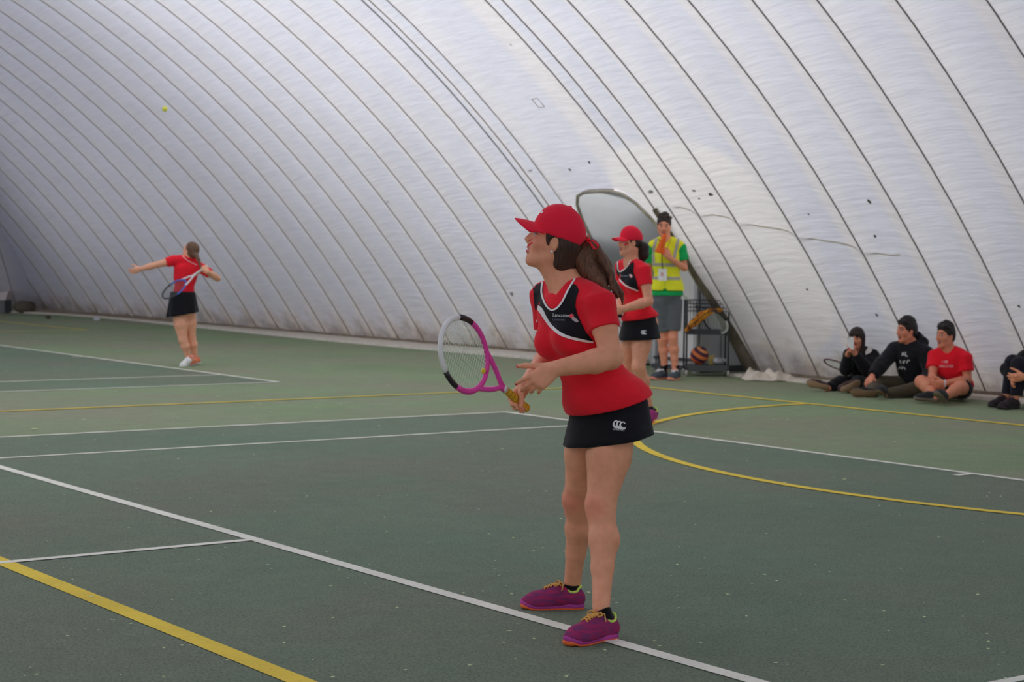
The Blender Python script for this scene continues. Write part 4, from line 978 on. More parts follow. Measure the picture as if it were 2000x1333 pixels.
# ---------------- server on the far court, seen from behind
P = Person((.40, 12.90), 'woman serving on the far court, seen from behind, one arm stretched left', .0075, (232, 146, 120)); J = P.J; B = P.B
H, Ct, N = J(357, 596), J(362, 540), J(368, 505); left = np.array([-.89, -.45, 0])
SL, SR = J(340, 509, -.06), J(392, 524, .08); EL, WL = J(300, 519, -.12), J(274, 526, -.14); ER = J(425, 544, -.02)
HL, HR = J(349, 606, -.04), J(368, 604, .05); KL, KR = J(357, 663, -.06), J(374, 660, .08); AL, AR = J(368, 700, .0), J(381, 698, .12)
A1 = P.torso(B, H, Ct, N, left, .95); P.shoulders(B, N, SL, SR, .05); fw = nrm([-.5, .85, 0])
P.leg(B, HL, KL, AL, (.088, .084, .056, .056, .034), fw); P.leg(B, HR, KR, AR, (.088, .082, .054, .055, .034), fw); P.arm(B, SL, EL, WL, (.047, .043, .038, .042, .028))
ra = nrm([-.80, -.12, -.585]); bt = J(406, 519, -.20)
WR = P.grip(B, bt+ra*.05, ra, np.array([-.45, .2, .75]), 1, 1.0, .016); P.arm(B, SR, ER, WR)
P.hand(B, WL, WL-EL, np.array([.0, -.2, 1.]), -1, curl=.25)
P.head(J(372, 489, .0), [-.78, .42, .46], [.3, -.2, 1], .97); neck(P, N, .054)
P.body()
S = Field(); P.torso(S, H, Ct, N, left, .95, .016, 0); P.shoulders(S, N, SL, SR, .05, .012)
for a, b, f_ in ((SL, EL, .38), (SR, ER, .55)): S.cone(a-(b-a)*.06, a+(b-a)*f_, .060, .064, .03)
S.ell(H+np.array([0, 0, .03]), A1, np.array([.182, .140, .12]), .05); S.cut(N+np.array([0, 0, .1]), N+np.array([0, 0, .004]), .062, .052, .006); S.clip(J(360, 581, -.1), nrm([.02, 0, 1])); sh = P.part('shirt', S, M_RED); bv = P.bvh(sh)
P.decal('collar_piping', band2d([(356, 500), (365, 508), (374, 513), (384, 518)], 1.0), bv, M_PIPE, sh, .004)
axL = nrm(left); axF = np.cross(axL, np.array([0, 0, 1.])); skirt(P, J(357, 570), J(357, 614), axL, axF, (.155, .12), (.200, .165), M_BLACK, wave=.012, nw=8, hem=lambda a: -.035*math.cos(a-.2)-.005)
Hr = Field(); q = P.hp; A = P.hA; Hr.ell(q(0, -.022, .036), A, np.array([.081, .096, .087]), .02); Hr.ell(q(0, -.045, -.01), A, np.array([.074, .07, .08]), .02); Hr.ell(q(0, .088, -.02), A, np.array([.09, .062, .10]), .01, True)
a0 = J(383, 499, -.12); Hr.chain([q(0, -.085, -.02), a0, J(388, 508, -.16), J(391, 520, -.18), J(393, 530, -.17)], [.045, .030, .022, .014, .004], .015); P.part('hair', Hr, hair_mat((64, 46, 36), (112, 84, 64), 'light_brown_hair'))
h1 = J(374, 700, .05); t1 = J(357, 719, -.08); t1[2] = 0.0; shoe(P, h1, t1, .25, up=(.62, .35, .70), upper=(214, 206, 204), mid=(210, 200, 198), outs=(170, 44, 44), collar=(232, 110, 84), sock=(226, 120, 96), ankle=AL)
h2 = J(391, 713, .16); t2 = J(371, 717, .05); h2[2] = .02; t2[2] = 0; shoe(P, h2, t2, .25, up=(.1, 0, 1), upper=(226, 112, 84), mid=(214, 206, 204), outs=(60, 40, 40), collar=(226, 100, 80), sock=(226, 120, 96), ankle=AR+np.array([0, 0, -.03]))
racket('tennis_racket', P.toworld(bt), W3(P, ra), W3(P, np.array([.30, -.75, -.55])), (58, 78, 150), (52, 54, 62), (206, 200, 190), string=(90, 90, 96), label='black, white and blue racket swung behind the far server', throat=(190, 186, 190), strr=.0008, grow=1.15)
tb = CAM+ray(322, 213)*23.1
ball = MB(); n_ = 20; ball.lathe([(.0345*math.sin(a), -.0345*math.cos(a)) for a in np.linspace(.08, math.pi-.08, 14)], (0, 0, 0), None, n_)
tball = empty('tennis_ball', tuple(tb)); tag(tball, 'bright yellow-green tennis ball in the air above the far server', 'ball'); tball_m = ball.build('felt', plain((206, 240, 60), .9, .1, .1, 60, key='ball_felt'), tball, True)
MB().tube([(.0347*math.cos(t)*math.cos(.45*math.sin(2*t)), .0347*math.sin(t)*math.cos(.45*math.sin(2*t)), .0347*math.sin(.45*math.sin(2*t))) for t in np.linspace(0, 2*math.pi, 41)[:-1]], .0014, 5, closed=True).build('seam', plain((230, 236, 210), .8), tball, True)

# ---------------- umpire in the hi-vis vest
P = Person((4.28, 8.21), 'man in a yellow hi-vis vest and green T-shirt standing by the airlock door', .0075, (198, 134, 108)); J = P.J; B = P.B
H, Ct, N = J(1303, 578), J(1302, 512), J(1301, 468); left = np.array([1., -.1, 0])
SL, SR = J(1329, 484, -.02), J(1274, 484, .02); EL, WL = J(1337, 524, -.02), J(1309, 505, -.20); ER, WR = J(1268, 528, .10), J(1267, 566, .08)
HL, HR = J(1316, 592), J(1291, 592); KL, KR = J(1314, 660, -.03), J(1294, 662, .02); AL, AR = J(1319, 726, -.02), J(1298, 724, .06)
A1 = P.torso(B, H, Ct, N, left, 1.02); P.shoulders(B, N, SL, SR, .055); fw = nrm([-.2, -1, 0])
P.leg(B, HL, KL, AL, (.09, .08, .058, .058, .038), fw); P.leg(B, HR, KR, AR, (.09, .08, .058, .058, .038), fw); P.arm(B, SL, EL, WL, (.045, .042, .038, .040, .029)); P.arm(B, SR, ER, WR, (.045, .042, .038, .040, .029))
ca = nrm(J(1299, 458, -.29)-J(1288, 493, -.25)); cb = J(1288, 493, -.25)
P.hand(B, WL, J(1294, 487, -.26)-WL, np.array([.1, -.1, 1.]), -1, curl=.75, sc=1.1, thumb=.5); P.hand(B, WR, np.array([.0, -.1, -1.]), np.array([.2, -1, 0]), 1, curl=.4, sc=1.1)
P.head(J(1297, 441, -.03), [-.12, -.96, -.18], [0, -.1, 1], 1.03, male=True, lips=(150, 92, 84)); neck(P, N, .056); P.body()
S = Field(); P.torso(S, H, Ct, N, left, 1.02, .018); P.shoulders(S, N, SL, SR, .055, .012)
for a, b in ((SL, EL), (SR, ER)): S.cone(a-(b-a)*.06, a+(b-a)*.62, .062, .080, .03)
S.ell(H, A1, np.array([.185, .14, .14]), .04); S.cut(N+np.array([0, 0, .1]), N+P.fwd*.03, .064, .052, .006); S.clip(J(1303, 578, -.1), (0, 0, 1)); P.part('t_shirt', S, cloth((22, 140, 74), .004), label='green T-shirt')
V_ = Field(); P.torso(V_, H, Ct, N, left, 1.02, .034); P.shoulders(V_, N, SL*.86+N*.14, SR*.86+N*.14, .052, .026); V_.ell(H+np.array([0, 0, .08]), A1, np.array([.197, .158, .2]), .04)
V_.cut(N+np.array([0, 0, .1]), N+P.fwd*.02, .078, .062, .006); V_.cut(N+P.fwd*.10+np.array([0, 0, .08]), J(1301, 500, -.16), .065, .010, .004)
for a, b in ((SL, EL), (SR, ER)): V_.cut(a+(b-a)*.1+(a-N)*.22, a+(b-a)*.6+(a-N)*.1, .062, .075, .006)
V_.clip(J(1303, 568, -.1), (0, 0, 1)); V_.cut(J(1299, 566, -.3), J(1299, 569, -.05), .012, .03, .006)
vest = P.part('hi_vis_vest', V_, cloth((196, 226, 44), .004, .05)); bv = P.bvh(vest); M_REF = plain((140, 138, 132), .4, .5, .05)
for y in (517, 543.5):
    P.decal('reflective_band', band2d([(1268, y-.5), (1282, y), (1300, y+.5), (1318, y+1), (1334, y+1)], 6.2), bv, M_REF, vest, .004)
P.decal('reflective_band', band2d([(1283, 466), (1279, 478), (1276, 492), (1277, 513)], 5.5), bv, M_REF, vest, .004); P.decal('reflective_band', band2d([(1325, 466), (1322, 480), (1318, 497), (1316, 514)], 5.8), bv, M_REF, vest, .004)
MB().tube([J(1299, 503, -.20), J(1299, 540, -.19), J(1299, 566, -.19)], .003, 5).build('zip', plain((150, 170, 50)), vest)
short_hair(P, hair_mat((26, 20, 18), (56, 42, 36), 'dark_short_hair'), top=.012)
shorts(P, H, ((HL, KL, AL), (HR, KR, AR)), cloth((82, 86, 90), .005), .80, .022, .105)
for hx, tx, an in ((J(1325, 737, .06), J(1309, 748, -.18), AL), (J(1302, 734, .10), J(1274, 741, -.10), AR)):
    hx[2] = tx[2] = 0; shoe(P, hx, tx, .30, upper=(58, 66, 74), mid=(206, 120, 96), outs=(214, 150, 130), collar=(40, 60, 70), lace=(214, 190, 186), sock=(18, 18, 20), ankle=an+np.array([0, 0, .075]), wide=1.0)
# the orange cone he holds to his mouth, and his badge
cn = empty('plastic_cone', tuple(P.toworld(cb))); tag(cn, 'orange plastic cone the man in the yellow vest holds to his mouth', 'cone'); cl = J(1299, 457, -.27)-cb; zc = nrm(W3(P, cl)); xc = nrm(np.cross(zc, (0, 0, 1.))); Lc = np.linalg.norm(cl)
Rc = axes(xc, np.cross(zc, xc), zc).T; MB().lathe([(.050, 0), (.054, .006), (.050, .02), (.038, Lc*.5), (.026, Lc*.85), (.018, Lc)], (0, 0, 0), Rc, 20).build('cone_body', plain((226, 84, 24), .5, .3, .08, 10), cn, True)
MB().lathe([(.056, -.006), (.060, 0), (.056, .010)], (0, 0, 0), Rc, 20).build('rim', plain((214, 70, 20), .5), cn, True)
bdg = empty('name_badge', tuple(P.toworld(J(1294, 537, -.20)))); tag(bdg, 'white name badge on a black lanyard hanging over the yellow vest', 'badge'); bc_ = J(1294, 537, -.20); Rb = axes(P.R, P.Fh, (0, 0, 1)).T
card = MB().box((0, 0, 0), (.050, .002, .070), Rb).build('card', plain((214, 208, 208), .5), bdg)
for t2_ in (text2d('R', 0, 0, .07, 0, .9),):
    Vt = np.array([Rb@np.array([x-.022, -.004, -y-.02]) for x, y in t2_[0]]); obj('card_print', npmesh('card_print', Vt, np.array(t2_[1]), False), bdg, plain((176, 70, 86), .6))
MB().tube([W3(P, J(*a)-bc_) for a in ((1294, 526, -.20), (1293, 512, -.215), (1293, 500, -.215))], .009, 6, flat=.3).build('lanyard', plain((34, 34, 38), .8), bdg, True)
MB().tube([W3(P, J(*a)-bc_) for a in ((1293, 500, -.215), (1290, 484, -.19), (1287, 466, -.10))], .006, 6, flat=.4).build('lanyard', plain((34, 34, 38), .8), bdg, True)
MB().tube([W3(P, J(*a)-bc_) for a in ((1293, 500, -.215), (1304, 484, -.20), (1311, 466, -.10))], .006, 6, flat=.4).build('lanyard', plain((110, 40, 50), .8), bdg, True)

# ---------------- seated spectators along the dome wall
M_BLK2 = cloth((24, 24, 28), .008, .12); M_BLK3 = cloth((20, 20, 24), .006, .12); BH = hair_mat((16, 14, 14), (38, 32, 30), 'black_hair')
# girl with a phone
P = Person(tuple(floor_at(1682, 762)[:2]), 'seated girl with long dark hair holding a phone to her face', .008, (194, 132, 106)); J = P.J; B = P.B
H, Ct, N = J(1686, 745, .08), J(1684, 713, .03), J(1680, 684, .0); left = np.array([.92, -.4, 0])
SL, SR = J(1704, 696, -.04), J(1660, 694, .10); EL, WL = J(1694, 724, -.22), J(1669, 690, -.30); ER, WR = J(1652, 722, -.12), J(1656, 692, -.26)
HL, HR = J(1694, 752, .0), J(1676, 752, .06); KL, KR = J(1676, 748, -.32), J(1642, 748, -.10); AL, AR = J(1660, 761, -.52), J(1616, 760, -.26)
P.torso(B, H, Ct, N, left, .9); P.shoulders(B, N, SL, SR, .045); P.leg(B, HL, KL, AL, (.085, .07, .055, .052, .036)); P.leg(B, HR, KR, AR, (.085, .07, .055, .052, .036)); P.arm(B, SL, EL, WL); P.arm(B, SR, ER, WR)
ph = J(1661, 671, -.36)
P.hand(B, WL, J(1663, 681, -.34)-WL, np.array([-.2, -.3, .9]), -1, curl=.6); P.hand(B, WR, J(1659, 682, -.33)-WR, np.array([.3, -.3, .9]), 1, curl=.6)
P.head(J(1673, 661, -.05), [-.42, -.88, -.12], [0, -.05, 1], .95); neck(P, N, .05); P.body()
full_jacket(P, H, Ct, N, left, SL, SR, EL, ER, WL, WR, M_BLK2, .022, 'sweater', w=.92)
sw = P.e.children[-1]; bv = P.bvh(sw); P.decal('white_panel', poly2d([(1696, 677), (1704, 684), (1700, 690), (1691, 694), (1690, 688)], 2), bv, plain((186, 178, 174), .8), sw, .006)
pants(P, H, ((HL, KL, AL), (HR, KR, AR)), M_BLK3, .018, .9, w=.95)
Hr = Field(); q = P.hp; A = P.hA; Hr.ell(q(0, -.015, .042), A, np.array([.084, .100, .088]), .02); Hr.rc(q(-.062, -.02, .02), q(-.078, .02, -.24), .036, .026, .02); Hr.rc(q(.062, -.02, .02), q(.080, .03, -.28), .036, .034, .02); Hr.rc(q(0, -.06, 0), q(0, -.05, -.17), .07, .06, .02)
Hr.ell(q(0, .092, -.050), A, np.array([.058, .075, .098]), .01, True); Hr.rc(q(-.035, .082, .060), q(.035, .082, .060), .022, .022, .015); P.part('hair', Hr, hair_mat((26, 20, 18), (52, 34, 30), 'dark_long_hair'))
for hx, tx, an in ((J(1619, 771, -.35), J(1579, 750, -.40), AR), (J(1642, 773, -.61), J(1668, 753, -.56), AL)):
    hx[2] = max(hx[2], .035); sl = nrm(np.cross(nrm(tx-hx), np.array([0., 1, .0]))); shoe(P, hx, tx, .26, up=(.25, .9, .35), upper=(62, 48, 44), mid=(74, 56, 50), outs=(150, 122, 96), wide=1.0, name='boot')
pe = empty('phone', tuple(P.toworld(ph))); tag(pe, 'white smartphone in the hands of the seated girl with long hair', 'phone'); d_ = nrm([.42, .88, .1]); x_ = nrm(np.cross(d_, (0, 0, 1))); Rp = axes(W3(P, x_), W3(P, d_), W3(P, np.cross(x_, d_))).T
MB().box((0, 0, 0), (.036, .004, .070), Rp).build('phone_body', plain((196, 202, 196), .4), pe); MB().lathe([(.005, 0), (.005, .002)], Rp@np.array([-.022, -.006, .055]), Rp@axes((1, 0, 0), (0, 0, 1), (0, 1, 0)).T, 10).build('camera_lens', plain((40, 40, 44), .3), pe)
# man in the black padded jacket
P = Person(tuple(floor_at(1768, 772)[:2]), 'seated man in a black hooded jacket and olive trousers', .008, (190, 124, 98)); J = P.J; B = P.B
H, Ct, N = J(1788, 750, .14), J(1782, 708, .06), J(1780, 674, .02); left = np.array([.85, -.52, 0])
SL, SR = J(1808, 692, -.08), J(1748, 684, .14); EL, WL = J(1818, 728, -.18), J(1807, 746, -.36); ER, WR = J(1722, 712, .0), J(1703, 736, -.16)
HL, HR = J(1800, 754, .05), J(1772, 754, .16); KL, KR = J(1806, 757, -.36), J(1708, 748, -.06); AL, AR = J(1735, 771, -.46), J(1702, 769, -.40)
P.torso(B, H, Ct, N, left, 1.05); P.shoulders(B, N, SL, SR, .055); P.leg(B, HL, KL, AL); P.leg(B, HR, KR, AR); P.arm(B, SL, EL, WL); P.arm(B, SR, ER, WR)
P.hand(B, WL, np.array([-.25, -.3, -.8]), np.array([-.9, 0, 0.2]), -1, curl=.45, sc=1.1); P.hand(B, WR, J(1692, 752, -.28)-WR, np.array([.8, -.4, 0]), 1, curl=.35, sc=1.1)
P.head(J(1770, 646, .0), [-.90, -.42, -.02], [.03, 0, 1], 1.10, male=True, lips=(140, 80, 76)); neck(P, N, .062); P.body()
jk = full_jacket(P, H, Ct, N, left, SL, SR, EL, ER, WL, WR, M_BLK2, .034, 'jacket', w=1.06, belly=.02)
hd = Field(); hd.rc(N-P.fwd*.10+P.left*.11-P.up*.01, N-P.fwd*.12+np.array([0, 0, .04]), .05, .07, .03); hd.rc(N-P.fwd*.10-P.left*.11-P.up*.01, N-P.fwd*.12+np.array([0, 0, .04]), .05, .07, .03); hd.rc(N+P.left*.11+P.fwd*.02, N-P.fwd*.06+P.left*.11+np.array([0, 0, .02]), .035, .05, .03); P.part('hood', hd, M_BLK2, None, jk)
bv = P.bvh(jk); M_LT = plain((176, 174, 170), .7)
for pth in ([(1762, 695), (1764, 689), (1766, 695)], [(1769, 688), (1769, 695), (1773, 696)], [(1758, 704), (1760, 710)], [(1764, 705), (1765, 710), (1768, 704)], [(1771, 710), (1774, 704), (1777, 705)], [(1755, 722), (1758, 717), (1760, 721)], [(1763, 716), (1762, 722)], [(1765, 717), (1769, 722)]): P.decal('print', band2d(pth, 2.0, 4), bv, M_LT, jk, .005)
pants(P, H, ((HL, KL, AL), (HR, KR, AR)), cloth((66, 60, 46), .008), .02, 1.06, w=1.05)
short_hair(P, BH, top=.004, fringe=1)
for hx, tx, u_ in ((J(1712, 771, -.46), J(1662, 768, -.44), (0, .9, .3)), (J(1728, 784, -.54), J(1716, 768, -.74), (.3, .55, .7))):
    hx[2] = max(hx[2], .03); shoe(P, hx, tx, .27, up=u_, upper=(30, 30, 32), mid=(52, 48, 44), outs=(112, 90, 66), wide=1.05, name='boot')
# man in the red T-shirt
P = Person(tuple(floor_at(1858, 783)[:2]), 'seated man in a red T-shirt, cross-legged beside the man in black', .008, (186, 122, 96)); J = P.J; B = P.B
H, Ct, N = J(1866, 756, .10), J(1858, 715, .05), J(1853, 682, .02); left = np.array([.9, -.44, 0])
SL, SR = J(1885, 699, -.06), J(1826, 695, .12); EL, WL = J(1890, 742, -.10), J(1844, 750, -.36); ER, WR = J(1821, 735, .0), J(1820, 753, -.24)
HL, HR = J(1878, 760, .03), J(1850, 760, .12); KL, KR = J(1876, 757, -.38), J(1799, 746, -.20); AL, AR = J(1842, 777, -.62), J(1828, 777, -.46)
P.torso(B, H, Ct, N, left, 1.02); P.shoulders(B, N, SL, SR, .055); P.leg(B, HL, KL, AL, (.09, .08, .066, .062, .04)); P.leg(B, HR, KR, AR, (.09, .08, .066, .062, .04)); P.arm(B, SL, EL, WL, (.054, .05, .042, .046, .032)); P.arm(B, SR, ER, WR, (.054, .05, .042, .046, .032))
P.hand(B, WL, np.array([-1., -.1, -.1]), np.array([0, -.2, 1.]), -1, curl=.4, sc=1.1); P.hand(B, WR, np.array([.2, -.5, -.3]), np.array([.7, 0, .5]), 1, curl=.5, sc=1.1)
P.head(J(1846, 656, .0), [-.80, -.60, .0], [.03, 0, 1], 1.04, male=True, lips=(140, 80, 76)); neck(P, N, .06); P.body()
S = Field(); P.torso(S, H, Ct, N, left, 1.03, .018); P.shoulders(S, N, SL, SR, .055, .014)
for a, b in ((SL, EL), (SR, ER)): S.cone(a-(b-a)*.06, a+(b-a)*.62, .068, .078, .03)
S.ell(H, P.A, np.array([.185, .14, .14]), .04); S.cut(N+np.array([0, 0, .1]), N+P.fwd*.025, .068, .056, .006); S.clip(J(1862, 757, -.1), (0, 0, 1)); ts_ = P.part('t_shirt', S, cloth((214, 24, 38), .005)); bv = P.bvh(ts_)
P.decal('print', text2d('I AM', 1840, 709, 7.2, .03, .8, .03), bv, plain((206, 170, 176), .7), ts_, .005, one=False); P.decal('print', text2d('LANCASTER', 1833, 717.5, 6.8, .02, .78, .03), bv, plain((206, 170, 176), .7), ts_, .005, one=False)
S = Field(); S.ell(H, P.A, np.array([.185, .14, .12]), .04); S.cone(HL, HL+(KL-HL)*.55, .115, .10, .03); S.cone(HR, HR+(KR-HR)*.4, .11, .10, .03); P.part('shorts', S, M_BLK3)
MB().tube([J(1845, 750, -.36)+np.array([.0, .036*math.cos(a), .036*math.sin(a)]) for a in np.linspace(0, 2*math.pi, 13)[:-1]], .008, 6, closed=True).build('wristwatch', plain((170, 172, 176), .4), P.e, True)
short_hair(P, BH, top=.010, fringe=1)
for hx, tx, u_ in ((J(1846, 787, -.66), J(1832, 775, -.80), (.2, .2, 1)), (J(1836, 784, -.47), J(1806, 783, -.44), (.0, .2, .9))):
    hx[2] = max(hx[2], .005); tx[2] = max(tx[2], .005); shoe(P, hx, tx, .26, up=u_, upper=(36, 36, 38), mid=(90, 84, 76), outs=(110, 96, 80), wide=1.05)
# person at the right edge of the frame
P = Person(tuple(floor_at(2010, 795)[:2]), 'person in black at the right edge, sitting with knees drawn up', .008, (202, 134, 102)); J = P.J; B = P.B
H, Ct, N = J(2045, 770, .1), J(2032, 722, .02), J(2022, 690, -.02); left = np.array([.7, -.7, 0])
SL, SR = J(2046, 705, -.16), J(2003, 700, .10); EL, WL = J(2030, 745, -.28), J(2000, 737, -.34); ER, WR = J(1968, 722, -.02), J(1990, 741, -.24)
HL, HR = J(2052, 776, .0), J(2036, 776, .12); KL, KR = J(1990, 712, -.24), J(1978, 708, -.06); AL, AR = J(1985, 778, -.28), J(1968, 774, -.08)
P.torso(B, H, Ct, N, left, 1.0); P.shoulders(B, N, SL, SR, .055); P.leg(B, HL, KL, AL); P.leg(B, HR, KR, AR); P.arm(B, SL, EL, WL); P.arm(B, SR, ER, WR)
P.hand(B, WL, np.array([-.9, .1, -.1]), np.array([0, -.2, 1.]), -1, curl=.55, sc=1.15); P.hand(B, WR, np.array([-.8, -.5, -.3]), np.array([0, -.2, 1]), 1, curl=.6, sc=1.15)
P.head(J(2020, 664, -.04), [-.8, -.55, .0], [0, 0, 1], 1.03, male=True); neck(P, N, .058); P.body()
full_jacket(P, H, Ct, N, left, SL, SR, EL, ER, WL, WR, M_BLK2, .026, 'jacket')
pants(P, H, ((HL, KL, AL), (HR, KR, AR)), cloth((24, 24, 32), .006), .016, .94); short_hair(P, BH)
MB().tube([WL*.85+EL*.15+np.array([0, .034*math.cos(a), .034*math.sin(a)]) for a in np.linspace(0, 2*math.pi, 13)[:-1]], .009, 6, closed=True).build('wristwatch', plain((196, 196, 200), .4), P.e, True)
for hx, tx in ((J(1990, 792, -.26), J(1945, 795, -.42)), (J(1975, 785, -.04), J(1938, 783, -.14))):
    hx[2] = tx[2] = 0; shoe(P, hx, tx, .28, upper=(34, 30, 32), mid=(40, 36, 36), outs=(30, 28, 28), lace=(70, 40, 44), wide=1.1)
# ================================================================== THINGS ROUND THE DOORWAY AND ON THE FLOOR
class Spot:
    """a camera-facing working frame at a floor point (x right, y away, z up)"""
    def __init__(s, px, py):
        s.O = floor_at(px, py); s.O[2] = 0; s.R = _R.copy(); s.Fh = np.array([math.sin(YAW), math.cos(YAW), 0.]); s.d0 = (s.O-CAM)@s.Fh
    def J(s, px, py, dy=0.):
        r = ray(px, py); P_ = CAM+r*((s.d0+dy)/(r@s.Fh))-s.O; return np.array([P_@s.R, P_@s.Fh, P_[2]])
    def W(s, v): return s.O+s.R*v[0]+s.Fh*v[1]+np.array([0, 0, v[2]])
    def D(s, v): return s.R*v[0]+s.Fh*v[1]+np.array([0, 0, v[2]])
T = Spot(1378, 734); e = empty('ball_trolley', tuple(T.O), -YAW); tag(e, 'dark metal two-tier ball trolley with a wire basket on top, beside the umpire', 'trolley')
M_TR = plain((52, 54, 58), .5, .4, .1, 20, key='dark_trolley_metal'); M_RUB = plain((38, 38, 40), .8)
hw, hd = .255, .17; zt, zb = .93, .53
for x in (-hw, hw):
    for y in (-hd, hd): MB().tube([(x, y, .07), (x, y, zt)], .011, 8).build('leg', M_TR, e, True)
mb = MB(); mb.box((0, 0, zb), (hw+.005, hd+.005, .012)); mb.build('basket_floor', M_TR, e)
for s_, nm in ((-1, 'front'), (1, 'back')):
    mb = MB()
    for k in range(15): x = -hw+2*hw*k/14; mb.tube([(x, s_*hd, .76 if s_ < 0 else zb), (x, s_*hd, zt)], .003, 5)
    for z in (zt, zt-.045, zt-.09, zt-.135): mb.tube([(-hw, s_*hd, z), (hw, s_*hd, z)], .004, 5)
    tag(mb.build('wire_side', M_TR, e), kind='stuff')
for s_ in (-1, 1):
    mb = MB()
    for k in range(9): y = -hd+2*hd*k/8; mb.tube([(s_*hw, y, zb), (s_*hw, y, zt)], .003, 5)
    for z in (zt, zt-.09, zt-.18, zt-.27): mb.tube([(s_*hw, -hd, z), (s_*hw, hd, z)], .004, 5)
    tag(mb.build('wire_side', M_TR, e), kind='stuff')
MB().box((0, -hd-.004, .545), (hw+.01, .006, .035)).build('shelf_lip', M_TR, e); MB().box((hw+.004, 0, .62), (.006, hd, .10)).build('end_panel', plain((34, 40, 58), .5), e)
MB().box((0, 0, .125), (hw+.005, hd+.005, .014)).build('lower_shelf', M_TR, e); MB().box((0, -hd-.004, .10), (hw+.01, .006, .04)).build('lower_lip', plain((70, 72, 74), .5), e)
for x in (-hw, hw):
    for y in (-hd, hd):
        w_ = MB().lathe([(.012, -.014), (.036, -.013), (.040, -.006), (.040, .006), (.036, .013), (.012, .014)], (x, y, .041), axes((0, 1, 0), (0, 0, 1), (1, 0, 0)).T, 18).build('caster', plain((150, 148, 142), .5), e, True)
        MB().box((x, y, .085), (.016, .016, .012)).build('caster_fork', M_RUB, w_)
def tw(v): return T.W(np.asarray(v, float))
# a racket and a racket cover lying in the basket
rb0 = T.J(1334, 577, -.10); rb1 = T.J(1420, 648, -.22); ra_ = nrm(rb1-rb0)
racket('tennis_racket', T.W(rb0), T.D(ra_), T.D(np.array([.55, -.55, .55])), (30, 34, 52), (176, 176, 172), (206, 206, 202), label='black racket with a white grip lying across the trolley basket', strr=.0012)
F = Field(); c0 = [T.J(1340, 646, -.20), T.J(1354, 632, -.21), T.J(1370, 618, -.21), T.J(1388, 608, -.20), T.J(1408, 606, -.18)]; F.chain(c0, [.022, .045, .052, .034, .022], .02)
V, Q = F.mesh(.008); ctr = np.array(T.J(1370, 618, -.21)); V = ctr+(V-ctr)*np.array([1, .45, 1]); rc_ = empty('racket_cover', tuple(T.W(ctr)), -YAW); tag(rc_, 'orange and brown patterned racket cover on the trolley basket', 'racket cover')
t = NT('orange_brown_print'); tc = t.n('ShaderNodeTexCoord').outputs['Object']; t.prin(t.ramp(t.noise(tc, 16, 3, .6), [(.36, lin((60, 34, 26))), (.46, lin((176, 104, 30))), (.62, lin((206, 140, 40))), (.72, lin((120, 60, 34)))]), .7)
obj('cover', npmesh('cover', V-ctr, Q), rc_, t.m); MB().tube(spline([p_-ctr+np.array([0, -.03, 0]) for p_ in c0], 5), .005, 6).build('zip', plain((70, 50, 40)), rc_, True)
# striped ball on the lower shelf
bo = np.array([-.085, -.05, .139+.112]); bl = empty('striped_ball', tuple(tw(bo))); tag(bl, 'orange and purple striped ball on the lower trolley shelf', 'ball')
rb_ = .112; cols = [(140, 176, 180), (150, 70, 40), (206, 92, 50), (74, 40, 60), (206, 110, 60), (74, 40, 60), (196, 130, 80), (74, 44, 66)]; ang = np.linspace(.02, math.pi-.02, len(cols)+1); zb_ = nrm(T.D(np.array([.45, -.35, .85]))); xb_ = nrm(np.cross(zb_, (1, 0, 0))); Rb_ = axes(xb_, np.cross(zb_, xb_), zb_).T
for k, c_ in enumerate(cols):
    MB().lathe([(rb_*math.sin(a), -rb_*math.cos(a)) for a in np.linspace(ang[k], ang[k+1], 5)], (0, 0, 0), Rb_, 28).build('stripe', plain(c_, .6), bl, True)
yb = MB(); yb.box((0, 0, 0), (.034, .03, .055)); o = yb.build('card_box', plain((186, 168, 104), .7)); o.location = tuple(tw((.07, .03, .139+.055))); o.rotation_euler = (0, 0, -YAW); tag(o, 'small yellow cardboard box behind the striped ball', 'box')
F = Field(); rng = np.random.default_rng(2)
for k in range(12): F.ell(np.array([rng.uniform(-.07, .08), rng.uniform(-.06, .05), .035+rng.uniform(-.005, .03)]), np.eye(3), rng.uniform(.02, .042, 3), .015)
F.clip((0, 0, 0), (0, 0, 1)); V, Q = F.mesh(.007); o = obj('plastic_bag', npmesh('plastic_bag', V, Q), None, plain((150, 152, 158), .3, .5, .35, 18, .01)); o.location = tuple(tw((.165, -.06, .139))); o.rotation_euler = (0, 0, -YAW); tag(o, 'crumpled grey plastic bag on the right of the lower trolley shelf', 'bag')
# green tube, dark bag, crumpled sheet right of the trolley
G = Spot(1452, 724)
a_, b_ = G.J(1433, 677, .05), G.J(1468, 699, .0); d_ = nrm(b_-a_)
gt = empty('foam_tube', tuple(G.O), -YAW); tag(gt, 'bright green tube with a blue end leaning by the grimy door flap', 'tube'); MB().tube([a_, a_+d_*.19], .015, 10).build('tube', plain((72, 176, 112), .5), gt, True); MB().tube([a_+d_*.19, a_+d_*.27], [.016, .010], 10).build('tube_end', plain((40, 84, 120), .5), gt, True); MB().tube([a_+d_*.27, G.J(1490, 716, .0)], .008, 8).build('shaft', plain((60, 64, 70), .5), gt, True)
F = Field(); 
for c_, r_ in (((-.07, .1, .05), (.10, .08, .055)), ((.05, .1, .06), (.12, .08, .05)), ((.12, .12, .04), (.06, .06, .04))): F.ell(c_, np.eye(3), r_, .03)
F.clip((0, 0, 0), (0, 0, 1)); V, Q = F.mesh(.012); G2 = Spot(1452, 713); o = obj('kit_bag', npmesh('kit_bag', V, Q), None, cloth((34, 44, 30), .01)); o.location = tuple(G2.O); o.rotation_euler = (0, 0, -YAW); tag(o, 'dark green kit bag on the floor under the green tube', 'bag')
